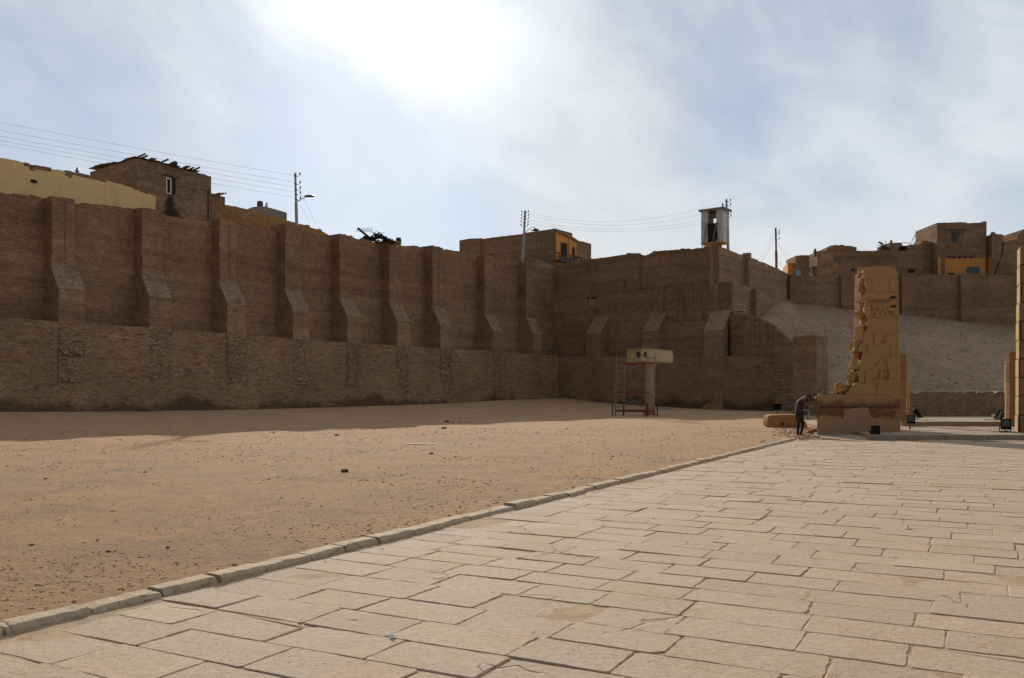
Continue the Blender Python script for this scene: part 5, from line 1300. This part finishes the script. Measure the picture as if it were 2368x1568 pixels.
# ------------------------------------------------------------------ scaffold tower
cs = lambda x, y: ((2400 + x / 5.057) / 1.7304, (1370 + y / 5.057) / 1.7304)
Aq = P(cs(312, 0)[0], 0, 64.6); e1 = Vector((.80, -.60, 0)) * 2.55; e2 = Vector((.60, .80, 0)) * 1.28
zg0 = zs(Aq.x + 1, 64); G = Vector((Aq.x, Aq.y, zg0))
t = thing('scaffold_tower', 'rolling scaffold tower of grey ladder frames with red beams beside the cabin column', 'scaffold', G + (e1 + e2) / 2)
z0, z1 = zg0 + .45, zg0 + 4.55
def rungs(n, lo, hi): return [lerp(lo, hi, k / (n - 1)) for k in range(n)]
for k, off in enumerate((Vector((0, 0, 0)), e1)):
    m = MB()
    for o in (off, off + e2):
        m.tube([Vector((G.x + o.x, G.y + o.y, z0)), Vector((G.x + o.x + .05, G.y + o.y, z1 - (.05 if o == off else .15)))], .042, 8)
    fr = m.build('ladder_frame', M['galv'], t)
    m = MB()
    for z in rungs(9, z0 + .22, z1 - .32):
        a = G + off; b = G + off + e2; m.tube([(a.x, a.y, z), (b.x, b.y, z)], .022, 6)
    part(m, 'rungs', M['galv'], fr)
for c0, c1 in (((0, 0), (1, 0)), ((0, 1), (1, 1)), ((0, 0), (0, 1)), ((1, 0), (1, 1))):
    a = G + e1 * c0[0] + e2 * c0[1]; b = G + e1 * c1[0] + e2 * c1[1]
    part(MB().bar((a.x, a.y, zg0 + .38), (b.x, b.y, zg0 + .38), .1, .16), 'base_beam', M['red'], t)
for c0 in ((0, 0), (1, 0), (0, 1), (1, 1)):
    a = G + e1 * c0[0] + e2 * c0[1]
    dirv = (e1.normalized() * (c0[0] * 2 - 1) + e2.normalized() * (c0[1] * 2 - 1)) * .16
    lg = part(MB().bar((a.x + dirv.x, a.y + dirv.y, zg0 + .02), (a.x + dirv.x, a.y + dirv.y, zg0 + .95), .08, .08), 'outrigger_leg', M['navy'], t)
    part(MB().box((a.x + dirv.x, a.y + dirv.y, zg0 + .02), (.2, .2, .03)), 'foot_plate', M['navy'], lg)
    wh = part(MB().lathe([(.02, -.03), (.1, -.03), (.11, 0), (.1, .03), (.02, .03)], (a.x, a.y, zg0 + .12), 14, Matrix.Rotation(R(90), 3, 'Y')), 'wheel', M['rust'], t)
    part(MB().bar((a.x, a.y, zg0 + .12), (a.x, a.y, zg0 + .36), .05, .05), 'fork', M['rust'], wh)
for z, s0, s1, w in ((z1 - .72, .28, 1.02, .5), (zg0 + 1.72, .0, 1.0, .45)):
    a = G + e1 * s0 + e2 * w * .0; b = G + e1 * s1
    part(MB().bar((a.x, a.y, z), (b.x + .25, b.y, z), .1, .1), 'cross_beam', M['red'], t)
br = []
for w in (0, 1):
    for za, zb2 in ((z0 + .15, z0 + .95), (z0 + 1.5, z0 + 2.3), (z0 + 2.7, z0 + 3.4)):
        a = G + e2 * w; b = G + e1 + e2 * w
        part(MB().tube([(a.x, a.y, zb2), (b.x, b.y, za)], .017, 5), 'diagonal_brace', M['galv'], t)
        part(MB().tube([(a.x, a.y + .05, za), (b.x, b.y + .05, zb2)], .017, 5), 'diagonal_brace', M['galv'], t)

# cabin on a column
def cpt(x, y, Y): return P(*cs(x, y), Y)
v4 = [cpt(542, 0, 67.3), cpt(842, 0, 65.6), cpt(1157, 0, 66.6), cpt(1467, 0, 68.9)]
cz0, cz1 = P(0, cs(0, 374)[1], 66.4).z, P(0, cs(0, 143)[1], 66.0).z
cen = Vector(((v4[0].x + v4[3].x) / 2, 69.0, 0))
foot = [(p.x, p.y) for p in v4] + [(cpt(1390, 0, 70.9).x, 70.9), (cpt(760, 0, 70.6).x, 70.6)]
zgc = zs(cen.x, 67)
t = thing('lighting_cabin', 'cream projector cabin with small dark windows on a thick round column behind the scaffold', 'cabin', (cpt(1000, 0, 67.8).x, 67.8, zgc))
m = MB(); m.extrude([Vector((x, y, cz0)) for x, y in foot], (0, 0, cz1 - cz0)); body = part(m, 'cabin_body', M['cream'], t, bevel=.02)
m = MB(); c2 = sum((Vector(p) for p in foot), Vector((0, 0))) / len(foot)
grow = lambda k: [Vector((c2.x + (x - c2.x) * k, c2.y + (y - c2.y) * k, 0)) for x, y in foot]
m.extrude([p + Vector((0, 0, cz1 + .002)) for p in grow(1.03)], (0, 0, .05)); part(m, 'roof', M['cream'], t)
m = MB(); m.extrude([p + Vector((0, 0, cz0 - .082)) for p in grow(1.02)], (0, 0, .08)); part(m, 'floor', M['cream_col'], t)
colc = Vector((cpt(1000, 0, 67.6).x, 67.6, 0)); rc = .34
part(MB().lathe([(rc * 1.0, zgc - .1), (rc, cz0 - .75), (rc * 1.15, cz0 - .5), (rc * 2.2, cz0 - .09)], colc, 28), 'column', M['cream_col'], t, smooth=True)
m = MB()
for k in range(8):
    an = k * math.pi / 4; m.add([colc + Vector((math.cos(an) * rc, math.sin(an) * rc, zgc + .0)), colc + Vector((math.cos(an) * .62, math.sin(an) * .62, zgc)), colc + Vector((math.cos(an) * rc, math.sin(an) * rc, zgc + .4)),
        colc + Vector((math.cos(an + .08) * rc, math.sin(an + .08) * rc, zgc + .0)), colc + Vector((math.cos(an + .06) * .62, math.sin(an + .06) * .62, zgc)), colc + Vector((math.cos(an + .08) * rc, math.sin(an + .08) * rc, zgc + .4))], [(0, 1, 2), (3, 5, 4), (0, 3, 4, 1), (1, 4, 5, 2), (2, 5, 3, 0)])
part(m, 'base_fin', M['cream_col'], t)
def face(i):
    a, b = v4[i], v4[i + 1]; d = (b - a).to_2d(); return Fr(a.to_2d(), d, Vector((d.y, -d.x))), d.length
for i, spec in ((0, ((575, 725, 'panel'), (745, 810, 'window'))), (1, ((878, 945, 'window'), (965, 1118, 'panel')))):
    f_, L = face(i); xs = (542, 842) if i == 0 else (842, 1157)
    dr = MB().fbox(f_, .05, L - .06, -.02, .012, cz0 + .14, cz1 - .1).build('door', M['cream'], t, ang=f_.ang, bevel=.006)
    for a, b, nm in spec:
        sa, sb = L * (a - xs[0]) / (xs[1] - xs[0]), L * (b - xs[0]) / (xs[1] - xs[0])
        if nm == 'panel':
            m = MB(); za, zb2 = cz0 + .22, cz1 - .17
            for q in ((sa, sb, zb2 - .02, zb2), (sa, sb, za, za + .02), (sa, sa + .02, za + .02, zb2 - .02), (sb - .02, sb, za + .02, zb2 - .02)): m.fbox(f_, q[0], q[1], .01, .026, q[2], q[3])
            part(m, 'door_panel', M['rust'], dr, ang=f_.ang)
        else: part(MB().fbox(f_, sa, sb, .0, .022, cz0 + .24, cz1 - .17), 'window', M['glass_dark'], dr, ang=f_.ang)
    hs = L * ((828 if i == 0 else 860) - xs[0]) / (xs[1] - xs[0])
    part(MB().fbox(f_, hs - .03, hs + .03, .01, .06, cz0 + .38, cz0 + .46), 'handle', M['iron'], dr, ang=f_.ang)
f_, L = face(2)
part(MB().fbox(f_, .06, L * .74, -.02, .012, cz0 + .1, cz1 - .08), 'side_panel', M['white_paint'] if False else M['cream'], t, ang=f_.ang, bevel=.006)
part(MB().fbox(f_, L + .0, L + .12, -.6, .03, cz0 + .08, cz1 - .2), 'side_box', M['cream'], t, ang=f_.ang)
t = thing('metal_sheet', 'crumpled grey sheet lying on the sand right of the cabin column', 'sheet', cpt(1310, 1340, 70))
part(MB().rock(cpt(1315, 1345, 70) + Vector((0, 0, 0)), (.55, .4, .1), 8, .3), 'sheet', M['concrete'], t)

# ------------------------------------------------------------------ the man
HX = P(1848, 0, 34.2).x; hz0 = -.01
t = thing('person', 'man in dark cap and plum shirt leaning a hand on the plinth, reading a phone', 'person', (HX, 34.2, hz0))
def skin(name, vs, es, mat, parent, sub=2, off=Vector((0, 0, 0)), root=0):
    me = bpy.data.meshes.new(name); me.from_pydata([Vector(v[:3]) for v in vs], es, [])
    o = bpy.data.objects.new(name, me); COL.objects.link(o); o.parent = parent
    me.materials.append(mat)
    o.modifiers.new('skin', 'SKIN')
    for i, v in enumerate(vs):
        r = v[3]; me.skin_vertices[0].data[i].radius = (r if not isinstance(r, tuple) else r[0], r if not isinstance(r, tuple) else r[1])
    me.skin_vertices[0].data[root].use_root = True
    s = o.modifiers.new('sub', 'SUBSURF'); s.levels = s.render_levels = sub
    return o
J = dict(pel=(.0, 0, .86), wai=(-.02, 0, 1.04), che=(.03, 0, 1.28), nb=(.12, 0, 1.47), nt=(.21, 0, 1.545), hd=(.315, 0, 1.535),
         rs=(.02, -.19, 1.41), re=(.06, -.25, 1.13), rw=(.31, -.17, 1.17), ls=(.12, .18, 1.41), le=(.42, .24, 1.42), lw=(.68, .24, 1.485),
         rh=(-.03, -.09, .82), rk=(-.075, -.11, .45), ra=(-.09, -.10, .09), lh=(.05, .09, .82), lk=(.19, .10, .47), la=(.07, .10, .09))
vs = [J['pel'] + (.13,), J['wai'] + (.12,), J['che'] + (.145,), J['nb'] + (.075,), J['nt'] + (.06,), J['hd'] + (.095,),
      J['rs'] + (.06,), J['re'] + (.042,), J['rw'] + (.028,), J['ls'] + (.06,), J['le'] + (.042,), J['lw'] + (.028,),
      J['rh'] + (.085,), J['rk'] + (.058,), J['ra'] + (.04,), J['lh'] + (.085,), J['lk'] + (.058,), J['la'] + (.04,),
      (.39, -.165, 1.19, .03), (.735, .235, 1.535, .032), (-.04, -.10, .045, .035), (.12, .10, .045, .035)]
es = [(0, 1), (1, 2), (2, 3), (3, 4), (4, 5), (2, 6), (6, 7), (7, 8), (2, 9), (9, 10), (10, 11), (0, 12), (12, 13), (13, 14), (0, 15), (15, 16), (16, 17), (8, 18), (11, 19), (14, 20), (17, 21)]
# fingers: near hand curled round a phone, far hand spread on the stone
for k in range(4):
    y = -.20 + k * .022; i = len(vs); L = (.026, .03, .031, .027)[k]
    vs += [(.415, y, 1.20, .010), (.415 + L, y, 1.212, .009), (.42 + L * 1.6, y + .004, 1.235, .008)]; es += [(18, i), (i, i + 1), (i + 1, i + 2)]
i = len(vs); vs += [(.38, -.13, 1.215, .011), (.405, -.135, 1.245, .009)]; es += [(18, i), (i, i + 1)]
for k in range(4):
    y = .205 + k * .022; i = len(vs); L = (.034, .04, .041, .03)[k]
    vs += [(.745, y, 1.56, .010), (.765 + L * .25, y + (k - 1.5) * .006, 1.585, .009), (.785 + L * .9, y + (k - 1.5) * .01, 1.585, .008)]; es += [(19, i), (i, i + 1), (i + 1, i + 2)]
i = len(vs); vs += [(.72, .19, 1.545, .011), (.745, .175, 1.57, .009)]; es += [(19, i), (i, i + 1)]
body = skin('body', vs, es, M['skin'], t)
def ell(c, r, M3=None, n=16):
    bm = bmesh.new(); bmesh.ops.create_uvsphere(bm, u_segments=n, v_segments=n // 2 + 2, radius=1); m = M3 or Matrix.Identity(3)
    vv = [Vector(c) + m @ Vector((v.co.x * r[0], v.co.y * r[1], v.co.z * r[2])) for v in bm.verts]; ff = [tuple(v.index for v in f.verts) for f in bm.faces]; bm.free(); return vv, ff
hp = Vector((HX, 34.2, hz0)); RH = Matrix.Rotation(R(48), 3, 'Y')        # head bowed: local x is the face, z the crown
hc = Vector((.325, 0, 1.535))
hl = lambda x, y, z: hp + hc + RH @ Vector((x, y, z))
def hpart(name, mat, blobs, cut=None):
    m = MB()
    for c, r in blobs:
        vv, ff = ell(hl(*c), r, RH); m.add(vv, ff)
    return part(m, name, mat, t, smooth=True)
hpart('head', M['skin'], [((0, 0, .01), (.10, .078, .118)), ((.035, 0, -.055), (.065, .058, .062)), ((.105, 0, -.012), (.02, .014, .026)), ((-.005, .08, -.01), (.02, .012, .03)), ((-.005, -.08, -.01), (.02, .012, .03))])
hpart('beard', M['hair'], [((.045, 0, -.085), (.066, .062, .055)), ((.02, .055, -.05), (.04, .02, .055)), ((.02, -.055, -.05), (.04, .02, .055))])
hpart('eye', M['hair'], [((.092, .03, .02), (.012, .012, .007)), ((.092, -.03, .02), (.012, .012, .007))])
hpart('hair', M['hair'], [((-.03, 0, .0), (.082, .082, .09))])
m = MB(); vv, ff = ell(hl(-.004, 0, .058), (.110, .09, .085), RH); m.add(vv, ff)
capo = part(m, 'cap', M['cap_green'], t, smooth=True)
m = MB(); n = 10; top = [hl(.085 + .085 * math.sin(math.pi * k / n), .075 * math.cos(math.pi * k / n), .045 - .012 * math.sin(math.pi * k / n)) for k in range(n + 1)]
m.extrude(top + [hl(.06, -.07, .05), hl(.06, .07, .05)], RH @ Vector((0, 0, .012))); part(m, 'cap_brim', M['cap_green'], capo)
part(MB().box(hl(.102, -.02, .075), (.008, .03, .02), M=RH), 'cap_badge', M['paper'], capo)
# clothes
J2 = lambda k, r: J[k] + (r,)
vs = [(-.03, 0, .80, (.155, .20)), (-.03, 0, .94, (.148, .185)), (-.02, 0, 1.08, (.142, .18)), (.03, 0, 1.28, (.16, .20)), (.085, 0, 1.415, (.125, .15)), (.12, 0, 1.475, .085),
      J2('rs', .082), (.035, -.235, 1.28, .066), (.06, -.25, 1.14, .06), (.20, -.21, 1.15, .05), (.29, -.175, 1.165, .045), J2('ls', .078), (.28, .22, 1.415, .062), (.42, .24, 1.42, .056), (.55, .24, 1.45, .05), (.655, .24, 1.478, .043)]
es = [(0, 1), (1, 2), (2, 3), (3, 4), (4, 5), (4, 6), (6, 7), (7, 8), (8, 9), (9, 10), (4, 11), (11, 12), (12, 13), (13, 14), (14, 15)]
skin('shirt', vs, es, M['shirt'], t)
vs = [(-.01, 0, .86, .14), (-.035, -.09, .80, .108), (-.07, -.105, .62, .084), (-.08, -.11, .45, .07), (-.095, -.105, .27, .062), (-.095, -.10, .05, .056), (.05, .09, .80, .108), (.14, .10, .62, .084), (.185, .10, .47, .070), (.13, .10, .27, .06), (.07, .10, .05, .054)]
es = [(0, 1), (1, 2), (2, 3), (3, 4), (4, 5), (0, 6), (6, 7), (7, 8), (8, 9), (9, 10)]
skin('trousers', vs, es, M['jeans'], t)
for y, x in ((-.10, -.09), (.10, .075)):
    sh = skin('shoe', [(x - .05, y, .045, .05), (x + .04, y, .045, .052), (x + .14, y, .03, .042), (x + .19, y, .026, .03)], [(0, 1), (1, 2), (2, 3)], M['shoe'], t)
m = MB(); vv, ff = ell(hp + Vector((.135, -.01, 1.335)), (.07, .10, .13), Matrix.Rotation(R(20), 3, 'Y')); m.add(vv, ff); part(m, 'tee_shirt', M['tee'], t, smooth=True)
m = MB(); m.bar(hp + Vector((.07, -.09, 1.50)), hp + Vector((.15, .0, 1.46)), .02, .05); m.bar(hp + Vector((.07, .09, 1.50)), hp + Vector((.15, .0, 1.46)), .02, .05); part(m, 'collar', M['shirt'], t)
tp_ = thing('phone', 'pale phone held in the right hand of the man', 'phone', hp + Vector((.45, -.165, 1.2)))
part(MB().box(hp + Vector((.455, -.165, 1.225)), (.075, .075, .008), M=Matrix.Rotation(R(-20), 3, 'Y')), 'phone_body', M['phone'], tp_, bevel=.002)
tb_ = thing('shoulder_bag', 'small brown bag with a grey cloth hanging at the waist of the man', 'bag', hp + Vector((.17, -.1, .85)))
part(MB().box(hp + Vector((.19, -.13, .95)), (.20, .09, .17), .2), 'pouch', M['bag'], tb_, bevel=.02)
part(MB().bar(hp + Vector((.10, -.185, 1.045)), hp + Vector((.29, -.14, 1.03)), .015, .02), 'zip', M['phone'], tb_)
m = MB(); vs = []
for k in range(6):
    for j in range(7): vs.append(hp + Vector((.255 + .022 * k + .008 * j * (k - 1) * .3, -.05 + .02 * math.sin(k * 1.9), 1.02 - j * .062)))
m.add(vs, [(k * 7 + j, (k + 1) * 7 + j, (k + 1) * 7 + j + 1, k * 7 + j + 1) for k in range(5) for j in range(6)])
cl = part(m, 'cloth', M['cloth_grey'], tb_, smooth=True); sm = cl.modifiers.new('thick', 'SOLIDIFY'); sm.thickness = .01

# ------------------------------------------------------------------ litter and stones on the sand
def gpt(px, py, z=.06):
    Y = F * (H - z) / (py - HY)
    for _ in range(8):
        x = (px - CX) * Y / F; Y = lerp(Y, F * (H - zs(x, Y)) / (py - HY), .6)
    return Vector(((px - CX) * Y / F, Y, zs_n((px - CX) * Y / F, Y)))
def stone(px, py, w, label, mat, group=None, flat=.75, name='stone', seed=None, cat='stone'):
    c = gpt(px, py); r = w * .8 * c.y / F / 2
    seed = seed or px * .37
    return tag(MB().rock(c + Vector((0, 0, r * .1)), (r, r * .8, r * flat), seed).build(name, mat), label, cat, group)
m = MB(); c = gpt(797, 1092); m.box(c + Vector((0, 0, .03)), (.15, .09, .07), .12)
o = m.build('brick', M['rockdark'], bevel=.02); tag(o, 'dark broken brick, the largest loose piece out on the sunlit sand', 'brick')
stone(997, 1051, 12, 'rounded dark stone alone on the sand straight below the long wall lamp', M['rockdark'])
stone(1026, 991, 17, 'flat brown brickbat on the edge of the wall shadow', M['rockmid'], flat=.45)
stone(1033, 977, 15, 'dark lump in the wall shadow above the flat brickbat', M['rockdark'])
stone(778, 1008, 12, 'dark stone at the shadow edge on the sand', M['rockdark'])
stone(73, 1261, 16, 'dark flat stone on the near sand at the left border', M['rockdark'], flat=.5)
stone(226, 1249, 12, 'round dark grey stone on the near sand, upper one of a pair', M['rockdark'])
stone(251, 1277, 17, 'dark grey stone on the near sand, lower one of a pair', M['rockdark'], flat=.5)
stone(388, 1269, 14, 'angular dark clod close to the kerb at the left', M['rockmid'])
stone(105, 1109, 9, 'reddish clod on the open sand at the far left', M['rockmid'])
stone(335, 1093, 12, 'flat dark clod in the middle of the left sand', M['rockdark'], flat=.5)
stone(1770, 1000 - 28, 8, 'small brick standing on the sand left of the fallen beam', M['rockmid'])
for px, py, w in [(163, 1185, 9), (641, 1246, 9), (541, 1053, 6)]:
    stone(px, py, w, 'white scrap of litter on the sand', M['paper'], 'white scraps on the sand', .4, 'paper_scrap', cat='litter')
m = MB(); c = P(350, 946, 55); tag(MB().box(gpt(350, 947), (.55, .2, .07), .1).build('plank', M['paper'], bevel=.01), 'pale short board lying at the foot of the long wall', 'board')
tag(MB().box(gpt(975, 1026) + Vector((0, 0, .0)), (1.1, .5, .04), .15).build('flat_slab', M['rockpale'], bevel=.01), 'pale flat slab half buried in the sunlit sand', 'stone')
for k in range(7):
    x = 1040 + k * 7.5; stone(x, 976.5 + (k % 2), rnd.uniform(4, 8), 'small dark clod in the short row of clods within the wall shadow', M['rockdark'], 'row of clods in the wall shadow', name='clod')
for k in range(120):
    while True:
        px = rnd.uniform(5, 1700); py = 1000 + 420 * rnd.random() ** 2.0
        if py < 1462 - .243 * px - 14 and py > 990: break
    w = rnd.choice((2.2, 2.6, 3, 3.5, 4, 5)) * (1 + (py - 990) / 650)
    stone(px, py, w, 'small dark stone or clod scattered on the sunlit sand', M['rockdark'] if k % 3 else M['rockmid'], 'small dark stones scattered on the sand', rnd.uniform(.5, .9), 'pebble', k + 11.3)
# trampled clods and chips, far too many to count
mb = MB(); M['clod'] = mat_mud('sand clods', (.43, .27, .155), .35, 6.0, .02)
bm = bmesh.new(); bmesh.ops.create_icosphere(bm, subdivisions=1, radius=1); iv = [v.co.copy() for v in bm.verts]; jf_ = [tuple(v.index for v in f.verts) for f in bm.faces]; bm.free()
n = 0
while n < 4200:
    px = rnd.uniform(-250, 1800); py = 985 + 470 * rnd.random() ** 2.3
    Y = F * (H - .07) / (py - HY); x = (px - CX) * Y / F
    if (Vector((x, Y)) - KA).dot(KN) < .3 or Y > 42: continue
    if nz(x * .45, Y * .45, 11) + .5 * nz(x * 1.6, Y * 1.6, 12) < rnd.uniform(-.2, .5): continue
    r = rnd.uniform(.008, .022) * (1 + .5 * rnd.random() ** 3) * (.45 + Y / 32); z = zs_n(x, Y); an = rnd.uniform(0, 6.3); sx_, sy_, sz_ = r * rnd.uniform(.8, 2.0), r, r * rnd.uniform(.35, .8)
    vs_ = []
    for q in iv:
        a_ = q * rnd.uniform(.75, 1.2); vs_.append((x + a_.x * sx_ * math.cos(an) - a_.y * sy_ * math.sin(an), Y + a_.x * sx_ * math.sin(an) + a_.y * sy_ * math.cos(an), z + a_.z * sz_))
    mb.add(vs_, jf_); n += 1
tag(mb.build('sand_clods', M['clod'], smooth=True, recalc=False), 'small trampled clods and chips strewn all over the sand', 'clods', kind='stuff')
# crumpled paper on the paving
Yq = F * H / (1476 - HY); c = Vector(((908 - CX) * Yq / F, Yq, .009))
tag(MB().rock(c, (.020, .016, .022), 21, .7).build('paper_scrap', M['paper']), 'crumpled white paper on the paving in the foreground', 'litter')

# ------------------------------------------------------------------ light, sky, camera
sun_dir = Vector((math.sin(SUN_AZ) * math.cos(SUN_EL), math.cos(SUN_AZ) * math.cos(SUN_EL), math.sin(SUN_EL)))
L = bpy.data.lights.new('sun', 'SUN'); L.energy = 4.8; L.angle = R(.6); L.color = (1.0, .92, .80)
so_ = bpy.data.objects.new('sun', L); COL.objects.link(so_); so_.rotation_euler = (-sun_dir).to_track_quat('-Z', 'Y').to_euler(); so_.location = (0, 0, 50)

w = bpy.data.worlds.new('World'); scene.world = w; w.use_nodes = True
class WT(NT):
    def __init__(self, w):
        self.t = w.node_tree; self.n = self.t.nodes; self.l = self.t.links; self.n.clear()
k = WT(w)
out = k.node('ShaderNodeOutputWorld'); bg = k.node('ShaderNodeBackground', {'Strength': .06}); k.l.new(bg.outputs[0], out.inputs[0])
sky = k.node('ShaderNodeTexSky', sky_type='NISHITA', sun_disc=False, sun_elevation=SUN_EL, sun_rotation=SUN_AZ, altitude=100, air_density=1.0, dust_density=.25, ozone_density=1.0)
dirv = k.node('ShaderNodeTexCoord').outputs['Generated']
dx, dy, dz = k.sep(dirv)
uvw = k.node('ShaderNodeCombineXYZ', {0: k.math('ARCTAN2', dx, dy), 1: k.math('ARCSINE', dz), 2: 0.0}).outputs[0]
pr = k.vec(k.vec(uvw, rot=(0, 0, R(25))), (2.6, 4.4, 1), (5.3, 2.2, 0))
n1 = k.noise(pr, 1.05, 6, .52, .7); n2 = k.noise(pr, 3.0, 5, .55, .5)
fld = k.math('ADD', k.math('MULTIPLY', n1, .72), k.math('MULTIPLY', n2, .28))
def blob(px, py, wdeg, amp, inner=0.0):
    v = P(px, py, 100.0) - Vector((0, 0, H)); v.normalize()
    d = k.vmath('DOT_PRODUCT', dirv, tuple(v))
    return k.rng(d, math.cos(R(wdeg)), math.cos(R(inner)), 0, amp)
for b in ((960, 30, 12, .20), (950, 150, 7, .05), (1300, 330, 9, .16), (1620, 430, 11, .16), (1950, 520, 9, .10), (300, 170, 11, .10), (640, 500, 9, .10),
          (600, 300, 11, -.14), (880, 390, 11, -.26), (700, 360, 9, -.12), (90, 220, 8, -.10), (1850, 200, 11, -.13), (2250, 60, 10, -.03), (2150, 230, 8, .06), (60, 60, 7, -.06), (1780, 330, 7, -.08)):
    fld = k.math('ADD', fld, blob(*b))
fld = k.math('ADD', fld, k.rng(dz, .04, .22, .12, 0))
mask = k.rng(fld, .24, .74, .46, 1.0)
sd = k.vmath('DOT_PRODUCT', dirv, tuple(sun_dir))
glow = k.math('POWER', k.rng(sd, math.cos(R(27)), 1.0, 0.0, 1.0, False), 8.0)
bri = k.math('ADD', k.math('MULTIPLY', k.rng(sd, -.45, .72, 5.6, 13.0), k.math('ADD', 1.0, k.math('MULTIPLY', k.rng(dx, -.8, .8, -.60, .50, False), k.rng(sd, .2, .7, 1.0, 0.0)))), k.math('MULTIPLY', glow, 6.5))  # unseen rear sky dimmed left, raised right, shaped to darken buttress sides
thick = k.math('MULTIPLY', k.rng(n2, .3, .7, .96, 1.04), k.rng(n1, .3, .65, .97, 1.03))
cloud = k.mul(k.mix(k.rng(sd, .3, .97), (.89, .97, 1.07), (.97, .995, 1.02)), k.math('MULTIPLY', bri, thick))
blue = k.vmath('MULTIPLY', sky.outputs[0], (1.02, 1.16, 1.40))
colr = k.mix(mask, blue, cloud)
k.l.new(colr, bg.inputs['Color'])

cam = bpy.data.cameras.new('camera'); co = bpy.data.objects.new('camera', cam); COL.objects.link(co)
cam.sensor_fit = 'HORIZONTAL'; cam.sensor_width = 36; cam.lens = F / 2367 * 36; cam.shift_y = (HY - 784) / 2367
co.location = (0, 0, H); co.rotation_euler = (R(90), 0, 0); cam.clip_end = 6000; cam.clip_start = .1
scene.camera = co
scene.view_settings.view_transform = 'Standard'; scene.view_settings.look = 'None'; scene.view_settings.exposure = 0.0; scene.view_settings.gamma = 1.0
scene.render.film_transparent = False
scene.cycles.max_bounces = 6
